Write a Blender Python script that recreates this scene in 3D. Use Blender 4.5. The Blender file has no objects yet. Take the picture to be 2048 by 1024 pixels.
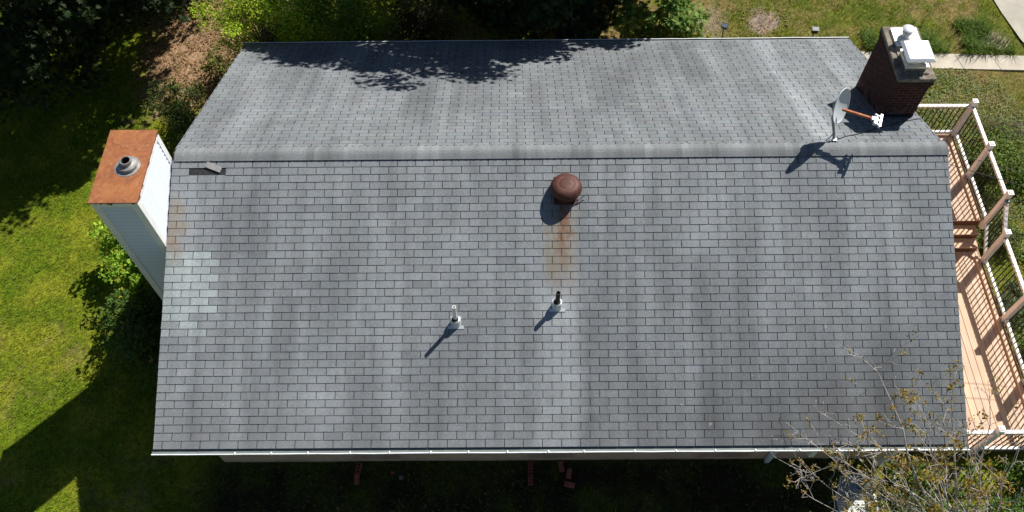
import bpy, math, random
import numpy as np
from mathutils import Vector, Matrix
random.seed(7); RNG = np.random.default_rng(7)
rad = math.radians
scn = bpy.context.scene
COL = scn.collection

# ------------------------------------------------------------------ camera, world, sun, exposure
cd = bpy.data.cameras.new('camera'); cam = bpy.data.objects.new('camera', cd); COL.objects.link(cam)
cam.location = (-.687, -9.1225, 11.3663); cam.rotation_euler = (.5525, .0095, -.0032)
cd.sensor_width = 36; cd.lens = 1702.1 / 2048 * 36; cd.clip_end = 2000; cd.clip_start = .1
scn.camera = cam
SUN = Vector((.645, .65, 1.0)).normalized()
EL = math.asin(SUN.z); AZ = math.atan2(SUN.x, SUN.y)
w = bpy.data.worlds.new('World'); scn.world = w; w.use_nodes = True
nt = w.node_tree
sky = nt.nodes.new('ShaderNodeTexSky'); sky.sky_type = 'NISHITA'; sky.sun_disc = False
sky.sun_elevation = EL; sky.sun_rotation = AZ; sky.air_density = 1.0; sky.dust_density = .4; sky.ozone_density = 2.0
bg = nt.nodes['Background']; bg.inputs['Strength'].default_value = .05
nt.links.new(sky.outputs[0], bg.inputs['Color'])
sl = bpy.data.lights.new('sun', 'SUN'); sl.energy = 5.0; sl.angle = rad(.53); sl.color = (1.0, .955, .87)
sun = bpy.data.objects.new('sun', sl); COL.objects.link(sun); sun.location = (10, 10, 20)
sun.rotation_euler = SUN.to_track_quat('Z', 'Y').to_euler()
scn.view_settings.view_transform = 'Standard'; scn.view_settings.look = 'None'
scn.view_settings.exposure = 0.45; scn.view_settings.gamma = 1.0

# ------------------------------------------------------------------ materials
def srgb(r, g, b):
    f = lambda c: (c/255/12.92) if c/255 <= .04045 else ((c/255+.055)/1.055)**2.4
    return (f(r), f(g), f(b), 1)
class NT:
    def __init__(s, name):
        s.m = bpy.data.materials.new(name); s.m.use_nodes = True; s.t = s.m.node_tree
        s.b = s.t.nodes['Principled BSDF']; s.out = s.t.nodes['Material Output']
    def n(s, typ, **k):
        x = s.t.nodes.new(typ)
        for a, v in k.items(): setattr(x, a, v)
        return x
    def l(s, a, b): s.t.links.new(a, b)
    def setin(s, node, i, v):
        if hasattr(v, 'is_output') or isinstance(v, bpy.types.NodeSocket): s.l(v, node.inputs[i])
        else: node.inputs[i].default_value = v
    def math(s, op, a, b=0.0, c=0.0, clamp=False):
        x = s.n('ShaderNodeMath', operation=op); x.use_clamp = clamp
        s.setin(x, 0, a); s.setin(x, 1, b)
        if op in ('MULTIPLY_ADD',): s.setin(x, 2, c)
        return x.outputs[0]
    def mix(s, f, a, b, blend='MIX'):
        x = s.n('ShaderNodeMix', data_type='RGBA', blend_type=blend)
        s.setin(x, 0, f); s.setin(x, 6, a); s.setin(x, 7, b)
        return x.outputs[2]
    def coord(s, out='Object'):
        return s.n('ShaderNodeTexCoord').outputs[out]
    def mapping(s, v, scale=(1, 1, 1), loc=(0, 0, 0)):
        x = s.n('ShaderNodeMapping'); s.l(v, x.inputs[0]); x.inputs['Scale'].default_value = scale; x.inputs['Location'].default_value = loc
        return x.outputs[0]
    def noise(s, v, scale, detail=4, rough=.55, dist=0):
        x = s.n('ShaderNodeTexNoise'); s.l(v, x.inputs['Vector'])
        x.inputs['Scale'].default_value = scale; x.inputs['Detail'].default_value = detail
        x.inputs['Roughness'].default_value = rough; x.inputs['Distortion'].default_value = dist
        return x.outputs['Fac']
    def ss(s, v, a, b, o0=0.0, o1=1.0):
        x = s.n('ShaderNodeMapRange', interpolation_type='SMOOTHSTEP')
        s.setin(x, 0, v); s.setin(x, 1, a); s.setin(x, 2, b); s.setin(x, 3, o0); s.setin(x, 4, o1)
        return x.outputs[0]
    def attr(s, name):
        x = s.n('ShaderNodeAttribute', attribute_name=name); return x.outputs['Color']
    def bump(s, h, strength=.3, dist=.01):
        x = s.n('ShaderNodeBump'); s.l(h, x.inputs['Height']); x.inputs['Strength'].default_value = strength
        x.inputs['Distance'].default_value = dist; s.l(x.outputs[0], s.b.inputs['Normal'])
    def done(s, col=None, rough=.7, metal=0.0, spec=.5):
        if col is not None: s.setin(s.b, 'Base Color', col)
        s.setin(s.b, 'Roughness', rough); s.b.inputs['Metallic'].default_value = metal
        s.b.inputs['Specular IOR Level'].default_value = spec
        return s.m

def simple(name, col, rough=.6, metal=0.0, var=.12, scale=6, spec=.5, bump=0.0, dirt=None, dirt_amt=.5):
    N = NT(name); c = N.coord()
    f = N.noise(c, scale, 6, .6)
    f = N.ss(f, .3, .7, 1-var, 1+var)
    k = N.mix(1.0, col, (1, 1, 1, 1), 'MULTIPLY')
    v = N.n('ShaderNodeVectorMath', operation='SCALE'); N.l(k, v.inputs[0]); N.l(f, v.inputs['Scale'])
    o = v.outputs[0]
    if dirt is not None:
        g = N.ss(N.noise(c, scale*2.3, 8, .7, .4), .5, .68, 0, dirt_amt)
        o = N.mix(g, o, dirt)
    if bump: N.bump(N.noise(c, scale*12, 4), bump, .004)
    return N.done(o, rough, metal, spec)

def shingle_material(name, cap=False):
    N = NT(name); c = N.coord()
    sp = N.n('ShaderNodeSeparateXYZ'); N.l(c, sp.inputs[0]); X, Y, Z = sp.outputs
    base = N.attr('tint')
    # granules
    g = N.ss(N.noise(c, 95, 2, .8), .28, .72, .70, 1.30)
    g2 = N.ss(N.noise(c, 38, 4, .75), .3, .7, .86, 1.14)
    cl = N.ss(N.noise(N.mapping(c, (1, .45, .45)), 1.1, 5, .6), .25, .75, .84, 1.17)      # broad blotches
    st = N.ss(N.noise(N.mapping(c, (3.4, .30, .30)), 1.0, 5, .62), .36, .70, 1.10, .84)    # streaks running down the slope
    m = N.math('MULTIPLY', N.math('MULTIPLY', g, g2), N.math('MULTIPLY', cl, st))
    near = N.ss(Y, .1, -.1)
    dn = N.math('MULTIPLY', near, N.ss(Y, -.8, -4.4))
    lx = N.ss(X, -5.5, 5.5)
    k = N.math('SUBTRACT', 1.08, N.math('MULTIPLY', N.math('MULTIPLY', dn, lx), .27))
    k = N.math('SUBTRACT', k, N.math('MULTIPLY', near, N.math('MULTIPLY', lx, .08)))
    m = N.math('MULTIPLY', m, k)
    wob = N.math('MULTIPLY', N.math('SUBTRACT', N.noise(N.mapping(c, (1, 1, 1)), 1.6, 4), .5), .16)
    Xw = N.math('ADD', X, wob)
    wobf = N.math('MULTIPLY', N.math('SUBTRACT', N.noise(N.mapping(c, (3, 1.2, 1.2), (4, 7, 1)), 2.2, 6, .7), .5), .34)
    def band(x0, hw, soft, y0, y1, sy):
        a = N.math('ABSOLUTE', N.math('SUBTRACT', N.math('ADD', Xw, wobf), x0))
        a = N.ss(a, hw+soft, max(hw-soft, 0))
        b = N.math('MULTIPLY', N.ss(Y, y0-sy, y0+sy), N.ss(Y, y1+sy, y1-sy))
        return N.math('MULTIPLY', a, b)
    # washed clean bands and dark algae bands: x, halfwidth, soft, ymin, ymax, softy, gain
    for (x0, hw, sf, y0, y1, sy, gain) in [
        (4.66, .20, .10, .25, 4.9, .15, .34), (5.86, .22, .12, 2.3, 4.9, .25, .34), (5.1, .5, .3, .1, 2.3, .5, .10),
        (-.08, .36, .16, -4.75, -2.3, .5, .34), (.03, .32, .14, -2.6, -1.2, .3, .16), (2.1, .22, .2, -4.7, -2.3, .6, .05),
        (2.25, .3, .2, -1.9, -.2, .5, .08), (-6.2, .5, .3, -1.7, -.3, .3, .07), (-2.6, .12, .1, -3.2, -2.2, .3, .06),
        (-.50, .08, .14, -4.6, -2.2, .5, -.16), (.47, .08, .14, -4.7, -2.4, .5, -.16),
        (-3.9, .28, .2, -3.4, -1.8, .4, -0.21), (-4.55, .18, .15, -3.6, -2.2, .4, -0.25), (-2.2, .35, .25, -4.6, -3.2, .5, -0.25), (-3.2, .25, .2, -4.6, -3.0, .5, -0.18),
        (2.35, .12, .1, -2.9, -1.7, .3, -0.25), (5.35, .35, .25, -4.5, -3.0, .5, -0.28), (3.0, .8, .4, -4.7, -3.4, .5, -0.21), (4.2, .3, .2, -4.6, -2.6, .5, -0.18),
        (-5.3, .35, .25, -1.6, -.4, .3, -0.14), (2.9, .25, .2, 2.6, 4.7, .5, -0.25), (1.2, .3, .2, 2.0, 4.7, .6, -0.14), (-4.9, .35, .2, 2.6, 4.4, .5, -0.18), (-2.5, .3, .2, 1.2, 3.0, .5, -0.18)]:
        m = N.math('MULTIPLY', m, N.math('ADD', 1.0, N.math('MULTIPLY', band(x0, hw, sf, y0, y1, sy), gain)))
    v = N.n('ShaderNodeVectorMath', operation='SCALE'); N.l(base, v.inputs[0]); N.l(m, v.inputs['Scale'])
    o = v.outputs[0]
    # brown tinge low at the eave and rust run below the vent
    br = N.math('MULTIPLY', N.ss(Y, -3.2, -4.5), N.ss(N.noise(c, .9, 4), .35, .65, .05, .35))
    o = N.mix(br, o, N.mix(.75, o, (.115, .10, .092, 1)))
    wob2 = N.math('MULTIPLY', N.math('SUBTRACT', N.noise(N.mapping(c, (1.2, 1, 1)), 5.5, 6, .7), .5), .42); Xw = N.math('ADD', Xw, wob2)
    rb = N.math('MULTIPLY', band(.03, .25, .16, -2.1, -.95, .40), N.ss(N.noise(N.mapping(c, (9, .9, .9)), 2.6, 6, .7), .34, .60, .35, .85))
    o = N.mix(rb, o, (.215, .175, .12, 1))
    rc = N.math('MULTIPLY', band(.09, .07, .09, -1.65, -.55, .50), N.ss(N.noise(N.mapping(c, (14, 1, 1)), 3, 6, .7), .26, .55, .45, .95))
    o = N.mix(rc, o, (.175, .088, .05, 1))
    rl = N.math('MULTIPLY', band(-6.52, .25, .12, -1.68, -.75, .18), N.ss(N.noise(c, 5, 5), .3, .6, .1, .62))
    o = N.mix(rl, o, (.235, .165, .095, 1))
    rd = N.math('MULTIPLY', band(5.72, .14, .08, 1.3, 2.2, .2), .5)
    o = N.mix(rd, o, (.22, .15, .11, 1))
    # bird lime, lichen and pale scuffs
    sc = N.math('MULTIPLY', N.ss(N.noise(N.mapping(c, (2.2, 3.5, 3.5)), 2.6, 6, .65, .7), .60, .66), N.math('MULTIPLY', N.ss(Y, -4.05, -4.35), N.ss(X, 2.4, 3.2)))
    o = N.mix(N.math('MULTIPLY', sc, .55), o, (.30, .31, .31, 1))
    sp2 = N.ss(N.noise(c, 7.0, 2, .5), .755, .775, 0, .5)
    o = N.mix(sp2, o, (.34, .35, .34, 1))
    N.bump(N.noise(c, 110, 2, .8), .5, .004)
    return N.done(o, .93, 0, .25)

def foliage_material(name, trans=.35, rough=.6, spec=.22):
    N = NT(name); c = N.attr('tint')
    N.done(c, rough, 0, spec)
    tr = N.n('ShaderNodeBsdfTranslucent')
    tc = N.mix(1.0, c, (1.35, 1.25, .45, 1), 'MULTIPLY'); N.l(tc, tr.inputs[0])
    mx = N.n('ShaderNodeMixShader'); mx.inputs[0].default_value = trans
    N.l(N.b.outputs[0], mx.inputs[1]); N.l(tr.outputs[0], mx.inputs[2]); N.l(mx.outputs[0], N.out.inputs[0])
    return N.m

def rust_material(name, a, b, c3, rough=.75, scale=3.0):
    N = NT(name); c = N.coord()
    f = N.ss(N.noise(c, scale, 8, .62, .6), .3, .7)
    o = N.mix(f, a, b)
    f2 = N.ss(N.noise(N.mapping(c, (1, 1, 1), (3, 5, 1)), scale*4, 6, .7), .48, .7, 0, .7)
    o = N.mix(f2, o, c3)
    N.bump(N.noise(c, 40, 4), .25, .004)
    return N.done(o, rough, .15, .4)

def brick_material():
    N = NT('dark_red_brick'); c = N.coord()
    sp = N.n('ShaderNodeSeparateXYZ'); N.l(c, sp.inputs[0])
    # same bond on every face: run = x+y
    cb = N.n('ShaderNodeCombineXYZ'); N.l(N.math('ADD', sp.outputs[0], sp.outputs[1]), cb.inputs[0]); N.l(sp.outputs[2], cb.inputs[1])
    bt = N.n('ShaderNodeTexBrick'); N.l(cb.outputs[0], bt.inputs['Vector'])
    bt.inputs['Scale'].default_value = 1; bt.inputs['Brick Width'].default_value = .20; bt.inputs['Row Height'].default_value = .067
    bt.inputs['Mortar Size'].default_value = .0045; bt.inputs['Mortar Smooth'].default_value = .2
    bt.inputs['Color1'].default_value = (.075, .020, .015, 1); bt.inputs['Color2'].default_value = (.040, .013, .012, 1)
    bt.inputs['Mortar'].default_value = (.15, .10, .085, 1)
    g = N.ss(N.noise(c, 14, 6, .65), .3, .7, .7, 1.25)
    v = N.n('ShaderNodeVectorMath', operation='SCALE'); N.l(bt.outputs['Color'], v.inputs[0]); N.l(g, v.inputs['Scale'])
    o = v.outputs[0]
    soot = N.math('MULTIPLY', N.ss(sp.outputs[2], -.1, .55), .35)
    o = N.mix(soot, o, (.03, .022, .02, 1))
    # mortar smear beside the flashing
    sm = N.math('MULTIPLY', N.ss(N.math('ADD', sp.outputs[2], N.math('MULTIPLY', sp.outputs[1], .43)), .32, .05), N.ss(N.noise(c, 6, 5), .42, .6, 0, .55))
    o = N.mix(sm, o, (.24, .17, .16, 1))
    inv = N.math('SUBTRACT', 1.0, bt.outputs['Fac'])
    N.bump(inv, .5, .006)
    return N.done(o, .9, 0, .25)

def wood_deck():
    N = NT('tan_deck_boards'); c = N.coord()
    t = N.attr('tint')
    f = N.ss(N.noise(N.mapping(c, (22, 1.2, 22)), 1.5, 5, .6), .3, .7, .9, 1.1)
    v = N.n('ShaderNodeVectorMath', operation='SCALE'); N.l(t, v.inputs[0]); N.l(f, v.inputs['Scale'])
    g = N.ss(N.noise(c, 2.2, 5), .4, .7, 0, .25)
    return N.done(N.mix(g, v.outputs[0], (.40, .25, .16, 1)), .65, 0, .35)

def concrete(name, col):
    N = NT(name); c = N.coord()
    f = N.ss(N.noise(c, 1.7, 8, .65), .3, .7, .85, 1.12); f2 = N.ss(N.noise(c, 60, 3, .7), .3, .7, .88, 1.1)
    v = N.n('ShaderNodeVectorMath', operation='SCALE'); v.inputs[0].default_value = col[:3]; N.l(N.math('MULTIPLY', f, f2), v.inputs['Scale'])
    N.bump(N.noise(c, 80, 3), .2, .004)
    return N.done(v.outputs[0], .9, 0, .3)

M = {}
M['shingle'] = shingle_material('grey_asphalt_shingle')
M['under'] = simple('shingle_underside', (.035, .037, .04, 1), .95, 0, .3, 20, .2)
def siding_material():
    N = NT('white_vinyl_siding'); c = N.coord(); sp = N.n('ShaderNodeSeparateXYZ'); N.l(c, sp.inputs[0])
    fr = N.math('FRACT', N.math('DIVIDE', N.math('SUBTRACT', .52+.102*100, sp.outputs[2]), .102))
    ln = N.math('ADD', N.ss(fr, .93, .97), N.ss(fr, .05, .02))  # shade at each lap edge, painted as a thin dark line
    g = N.ss(N.noise(N.mapping(c, (1, 1, .25)), 5, 5), .3, .7, .25, .6)
    o = N.mix(N.ss(N.noise(N.mapping(c, (6, 6, .8)), 1.5, 6, .65), .45, .7, 0, .22), (.64, .70, .83, 1), (.50, .50, .48, 1))
    return N.done(N.mix(N.math('MULTIPLY', ln, g), o, (.20, .21, .23, 1)), .5, 0, .4)
M['siding'] = siding_material()
M['sheetwhite'] = simple('white_sheet_metal', (.8, .8, .8, 1), .4, .2, .04, 4, .5)
M['trimw'] = simple('white_trim_metal', (.78, .78, .79, 1), .45, 0, .05, 5, .45, dirt=(.5, .48, .45, 1), dirt_amt=.35)
M['gutter'] = simple('chalky_gutter_inside', (.155, .185, .178, 1), .6, 0, .16, 3, .4, dirt=(.17, .17, .16, 1), dirt_amt=.5)
M['gutterlip'] = simple('white_gutter_lip', (.80, .81, .84, 1), .4, 0, .08, 8, .5, dirt=(.4, .4, .4, 1), dirt_amt=.35)
M['rust'] = rust_material('rusted_orange_sheet', (.38, .145, .052, 1), (.24, .08, .035, 1), (.42, .22, .11, 1), .8, 3.6)
M['rustdark'] = rust_material('rust_edge', (.20, .06, .035, 1), (.12, .035, .025, 1), (.30, .12, .07, 1), .8, 6)
M['ventred'] = rust_material('red_brown_painted_metal', (.088, .028, .020, 1), (.06, .020, .015, 1), (.14, .055, .035, 1), .6, 3)
M['galv'] = simple('weathered_galvanized_steel', (.34, .34, .33, 1), .5, .5, .25, 12, .5, dirt=(.28, .15, .08, 1), dirt_amt=.45)
M['galvpale'] = simple('pale_zinc_flashing', (.62, .66, .70, 1), .42, .35, .08, 9, .5)
M['steel'] = simple('bright_stainless_steel', (.88, .88, .88, 1), .33, .55, .05, 5, .6)
M['black'] = simple('black_rubber', (.02, .02, .02, 1), .6, 0, .2, 12, .4)
M['pipeblack'] = simple('blackened_iron_pipe', (.035, .033, .03, 1), .7, .2, .3, 14, .4, dirt=(.11, .085, .06, 1), dirt_amt=.5)
M['pvc'] = simple('white_pvc', (.85, .84, .83, 1), .4, 0, .05, 8, .5, dirt=(.45, .44, .42, 1), dirt_amt=.3)
M['brick'] = brick_material()
M['slab'] = simple('mossy_concrete_slab', (.22, .19, .155, 1), .95, 0, .35, 7, .2, bump=.4, dirt=(.035, .035, .033, 1), dirt_amt=.9)
M['dish'] = simple('grey_painted_dish', (.55, .60, .66, 1), .5, 0, .05, 6, .4)
M['dishmetal'] = simple('dull_blue_grey_steel', (.24, .27, .31, 1), .45, .5, .15, 9, .5)
M['armrust'] = rust_material('rusted_arm', (.42, .15, .06, 1), (.28, .07, .03, 1), (.50, .26, .10, 1), .7, 9)
M['stucco'] = simple('tan_foundation_wall', (.66, .44, .27, 1), .95, 0, .12, 3, .2, bump=.3)
M['soffit'] = simple('white_soffit', (.55, .55, .55, 1), .7, 0, .05, 3, .3)
M['deck'] = wood_deck()
M['deckside'] = simple('brown_deck_beam', (.30, .17, .11, 1), .7, 0, .15, 6, .3)
M['riser'] = simple('dark_brown_riser', (.13, .06, .035, 1), .7, 0, .2, 6, .3)
M['post'] = simple('pinkish_white_post', (.86, .79, .80, 1), .5, 0, .06, 4, .4)
M['railw'] = simple('white_composite_rail', (.78, .76, .76, 1), .45, 0, .05, 6, .4)
M['baluster'] = simple('black_metal_baluster', (.018, .017, .017, 1), .45, .3, .1, 9, .5)
M['wire'] = simple('black_cable', (.02, .02, .022, 1), .6, 0, .1, 9, .4)
M['greenwire'] = simple('dark_green_wire', (.05, .07, .06, 1), .6, 0, .1, 9, .4)
M['redbulb'] = simple('red_bulb', (.42, .02, .025, 1), .3, 0, .1, 9, .5)
M['clearbulb'] = simple('frosted_bulb', (.6, .55, .52, 1), .3, 0, .1, 9, .5)
M['glass'] = simple('dark_window_glass', (.03, .035, .04, 1), .08, 0, .1, 2, .8)
M['path'] = concrete('pale_concrete', (.50, .45, .37))
M['drive'] = concrete('worn_grey_concrete', (.42, .39, .33))
M['bark'] = simple('grey_brown_bark', (.13, .10, .08, 1), .95, 0, .3, 9, .2)
M['twig'] = simple('pale_grey_twig', (.42, .38, .35, 1), .9, 0, .25, 9, .2)
M['leaf'] = foliage_material('leaf')
M['grass'] = foliage_material('grass_blades', .30, .6, .25)
M['redbrick'] = simple('loose_red_brick', (.30, .10, .07, 1), .95, 0, .2, 14, .2, bump=.3)
M['lampblack'] = simple('black_plastic', (.02, .022, .028, 1), .4, 0, .1, 9, .5)
M['bluegrey'] = simple('blue_grey_plastic', (.10, .14, .20, 1), .5, 0, .1, 9, .5)
M['bluebright'] = simple('blue_plastic', (.12, .22, .42, 1), .4, 0, .1, 9, .5)
M['whitestrap'] = simple('white_chair_strap', (.72, .76, .74, 1), .5, 0, .05, 9, .5)

# ------------------------------------------------------------------ mesh helpers
def npmesh(name, V, loops, counts, mat, tint=None, smooth=False, parent=None):
    V = np.asarray(V, np.float32); loops = np.asarray(loops, np.int32); counts = np.asarray(counts, np.int32)
    me = bpy.data.meshes.new(name)
    me.vertices.add(len(V)); me.vertices.foreach_set('co', V.ravel())
    me.loops.add(len(loops)); me.loops.foreach_set('vertex_index', loops)
    me.polygons.add(len(counts))
    st = np.zeros(len(counts), np.int32); st[1:] = np.cumsum(counts)[:-1]
    me.polygons.foreach_set('loop_start', st)
    try: me.polygons.foreach_set('loop_total', counts)
    except Exception: pass
    me.update(calc_edges=True)
    if tint is not None:
        a = me.color_attributes.new('tint', 'FLOAT_COLOR', 'POINT')
        t = np.ones((len(V), 4), np.float32); t[:, :3] = tint; a.data.foreach_set('color', t.ravel())
    me.polygons.foreach_set('use_smooth', np.full(len(counts), bool(smooth)))
    me.materials.append(mat)
    o = bpy.data.objects.new(name, me); COL.objects.link(o)
    if parent: o.parent = parent
    return o

class MB:
    def __init__(s): s.v = []; s.f = []; s.t = []; s.tint = None
    def add(s, vs, fs):
        n = len(s.v); s.v += [tuple(v) for v in vs]; s.f += [tuple(i+n for i in f) for f in fs]
        s.t += [s.tint or (1, 1, 1)]*len(vs); return s
    def box(s, x0, x1, y0, y1, z0, z1, bev=0):
        if bev <= 0:
            v = [(x, y, z) for x in (x0, x1) for y in (y0, y1) for z in (z0, z1)]
            return s.add(v, [(0, 1, 3, 2), (4, 6, 7, 5), (0, 4, 5, 1), (2, 3, 7, 6), (0, 2, 6, 4), (1, 5, 7, 3)])
        b = bev; rings = []
        for z, i in ((z0, b), (z0+b, 0), (z1-b, 0), (z1, b)):
            rings.append([(x0+i, y0+i if 0 else y0+i, z), (x1-i, y0+i, z), (x1-i, y1-i, z), (x0+i, y1-i, z)])
        v = [p for r in rings for p in r]; f = [(3, 2, 1, 0), (12, 13, 14, 15)]
        for k in range(3):
            for j in range(4): f.append((k*4+j, k*4+(j+1) % 4, k*4+4+(j+1) % 4, k*4+4+j))
        return s.add(v, f)
    def obox(s, c, ax, ay, az, hx, hy, hz):
        c = Vector(c); ax = Vector(ax).normalized(); ay = Vector(ay).normalized(); az = Vector(az).normalized()
        v = [c+ax*hx*i+ay*hy*j+az*hz*k for i in (-1, 1) for j in (-1, 1) for k in (-1, 1)]
        return s.add(v, [(0, 1, 3, 2), (4, 6, 7, 5), (0, 4, 5, 1), (2, 3, 7, 6), (0, 2, 6, 4), (1, 5, 7, 3)])
    def tube(s, pts, rs, n=8, cap=True):
        pts = [Vector(p) for p in pts]
        if not hasattr(rs, '__len__'): rs = [rs]*len(pts)
        base = len(s.v); up = None; vs = []
        for i, p in enumerate(pts):
            d = (pts[min(i+1, len(pts)-1)]-pts[max(i-1, 0)])
            if d.length < 1e-9: d = Vector((0, 0, 1))
            d.normalize()
            if up is None: up = d.orthogonal().normalized()
            up = (up-d*up.dot(d))
            if up.length < 1e-6: up = d.orthogonal()
            up.normalize(); q = d.cross(up)
            for k in range(n):
                a = 2*math.pi*k/n; vs.append(p+(up*math.cos(a)+q*math.sin(a))*rs[i])
        fs = []
        for i in range(len(pts)-1):
            for k in range(n): fs.append((i*n+k, i*n+(k+1) % n, (i+1)*n+(k+1) % n, (i+1)*n+k))
        if cap: fs += [tuple(range(n-1, -1, -1)), tuple((len(pts)-1)*n+k for k in range(n))]
        return s.add(vs, fs)
    def lathe(s, c, prof, n=32, ax=(0, 0, 1), close=True):
        """prof: list of (radius, height) from the outside in"""
        c = Vector(c); az = Vector(ax).normalized(); a1 = az.orthogonal().normalized(); a2 = az.cross(a1)
        vs = []; fs = []
        for r, h in prof:
            for k in range(n):
                a = 2*math.pi*k/n; vs.append(c+az*h+(a1*math.cos(a)+a2*math.sin(a))*r)
        for i in range(len(prof)-1):
            for k in range(n): fs.append((i*n+k, i*n+(k+1) % n, (i+1)*n+(k+1) % n, (i+1)*n+k))
        if close: fs.append(tuple((len(prof)-1)*n+k for k in range(n)))
        return s.add(vs, fs)
    def build(s, name, mat, parent=None, smooth=False, tint=False):
        cn = [len(f) for f in s.f]; lp = [i for f in s.f for i in f]
        o = npmesh(name, s.v, lp, cn, mat, np.array(s.t) if tint else None, smooth, parent)
        if smooth:
            try:
                o.data.set_sharp_from_angle(angle=rad(38))
            except Exception: pass
        return o

def tag(o, label=None, cat=None, group=None, kind=None):
    if label: o['label'] = label
    if cat: o['category'] = cat
    if group: o['group'] = group
    if kind: o['kind'] = kind
    return o
def empty(name, loc, label, cat, group=None):
    o = bpy.data.objects.new(name, None); COL.objects.link(o); o.location = loc; o.empty_display_size = .2
    return tag(o, label, cat, group)
def adopt(root, *objs):
    """parent parts already built in world space to an Empty standing at its own place"""
    for o in objs:
        o.parent = root; o.matrix_parent_inverse = Matrix.Translation(-Vector(root.location))

# value noise
def vnoise(x, y, sc, seed=0):
    r = np.random.default_rng(seed).random((128, 128)); x = x*sc; y = y*sc
    xi = np.floor(x).astype(int); yi = np.floor(y).astype(int); fx = x-xi; fy = y-yi
    fx = fx*fx*(3-2*fx); fy = fy*fy*(3-2*fy); a = lambda i, j: r[(xi+i) % 128, (yi+j) % 128]
    return (a(0, 0)*(1-fx)+a(1, 0)*fx)*(1-fy)+(a(0, 1)*(1-fx)+a(1, 1)*fx)*fy
def fbm(x, y, sc, seed=0, o=4):
    t = 0; w_ = 0
    for k in range(o): t = t+vnoise(x, y, sc*2**k, seed+k)*.55**k; w_ += .55**k
    return t/w_
def sst(v, a, b):
    t = np.clip((v-a)/(b-a), 0, 1); return t*t*(3-2*t)

G = -4.75
# ================================================================== GROUND
def ground_fields(x, y):
    """colour of the turf at x,y; density of grass; clover amount"""
    n1 = fbm(x, y, .5, 11); n2 = fbm(x, y, 1.7, 23); n3 = fbm(x, y, 5, 31); n4 = fbm(x, y, .9, 77)
    green = np.array([.145, .215, .010]); yell = np.array([.25, .285, .020]); dry = np.array([.30, .22, .095]); olive = np.array([.125, .145, .028])
    c = green[None]*(1-sst(n2, .35, .65))[:, None]+yell[None]*sst(n2, .35, .65)[:, None]
    d = sst(n1*.6+n3*.4, .52, .68)*.45
    right = sst(x, 3.0, 5.0)*sst(y, -1, 2)
    c = c*(1-.6*right[:, None])+olive[None]*.6*right[:, None]
    top = sst(x, -3.5, -2)*sst(y, 4, 6)*sst(-x, -5.8, -4.2)
    d = np.maximum(d, top*sst(n2*.5+n3*.5, .30, .60)*.95)
    d = np.maximum(d, right*sst(n4*.5+n3*.5, .42, .66)*.75)
    # straw and mulch at the upper left, bare dirt spots
    def ell(cx, cy, rx, ry, p=.35): return 1-sst(np.sqrt(((x-cx)/rx)**2+((y-cy)/ry)**2)+(n2-.5)*1.2+(n3-.5)*.8, 1-p, 1+p)
    mulch = np.maximum.reduce([ell(-9.2, 7.6, 1.15, 2.6), ell(-8.4, 9.2, 2.4, 1.1), ell(-8.7, 6.2, .8, 1.0)])
    bare = np.maximum.reduce([ell(5.9, 8.0, .38, .45), ell(5.2, 7.35, .9, .12), ell(4.3, 8.1, .5, .6, .5)*.6, ell(11.9, 7.3, .35, .3), ell(11.3, 4.3, .5, .3)*.5])
    c = c*(1-d[:, None])+dry[None]*d[:, None]
    wall_shade = sst(-y, 3.4, 4.1)*sst(x, -7.2, -6.2)*sst(-x, -6.3, -5.3)*(.55+.45*sst(n2, .3, .6))   # house shade along the near wall, painted into the turf colour
    c = c*(1-wall_shade[:, None])+np.array([.045, .045, .022])[None]*wall_shade[:, None]
    c = c*(1-mulch[:, None])+np.array([.40, .27, .16])[None]*(.75+.5*n3[:, None])*mulch[:, None]
    c = c*(1-bare[:, None])+np.array([.38, .31, .24])[None]*(.75+.5*n3[:, None])*bare[:, None]
    dens = (1-.93*mulch)*(1-.9*bare)*(1-.25*d)
    clover = sst(x, 8.2, 9.2)*(1-sst(y, 6.0, 6.3))*sst(fbm(x, y, .8, 55), .38, .55)
    return c, dens, clover, d

def ground_z(x, y):
    inner = np.exp(-((x/30)**4+(y/30)**4))
    return G+(fbm(x, y, .35, 3)-.5)*.10*inner+(fbm(x, y, 2.2, 5)-.5)*.03*inner

def build_ground():
    xs = np.concatenate([[-600, -300, -150, -80, -45, -28], np.arange(-18, 16, .09), [24, 45, 80, 150, 300, 600]])
    ys = np.concatenate([[-600, -300, -150, -80, -40, -20, -11], np.arange(-6.5, 12, .09), [16, 24, 40, 80, 150, 300, 600]])
    X, Y = np.meshgrid(xs, ys, indexing='ij'); nx, ny = X.shape
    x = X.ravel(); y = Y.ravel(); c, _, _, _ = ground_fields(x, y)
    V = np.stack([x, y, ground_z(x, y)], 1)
    i, j = np.meshgrid(np.arange(nx-1), np.arange(ny-1), indexing='ij'); a = (i*ny+j).ravel()
    Fq = np.stack([a, a+ny, a+ny+1, a+1], 1)
    N = NT('turf_soil'); t = N.attr('tint'); cc = N.coord()
    f = N.ss(N.noise(cc, 9, 7, .75), .3, .7, .45, 1.25); f2 = N.ss(N.noise(cc, 45, 3, .7), .3, .7, .6, 1.3)
    v = N.n('ShaderNodeVectorMath', operation='SCALE'); N.l(t, v.inputs[0]); N.l(N.math('MULTIPLY', f, f2), v.inputs['Scale'])
    N.bump(N.noise(cc, 28, 5, .7), .8, .03); N.done(v.outputs[0], .95, 0, .15)
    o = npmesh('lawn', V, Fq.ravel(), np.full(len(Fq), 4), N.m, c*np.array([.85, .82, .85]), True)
    tag(o, kind='structure')

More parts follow.
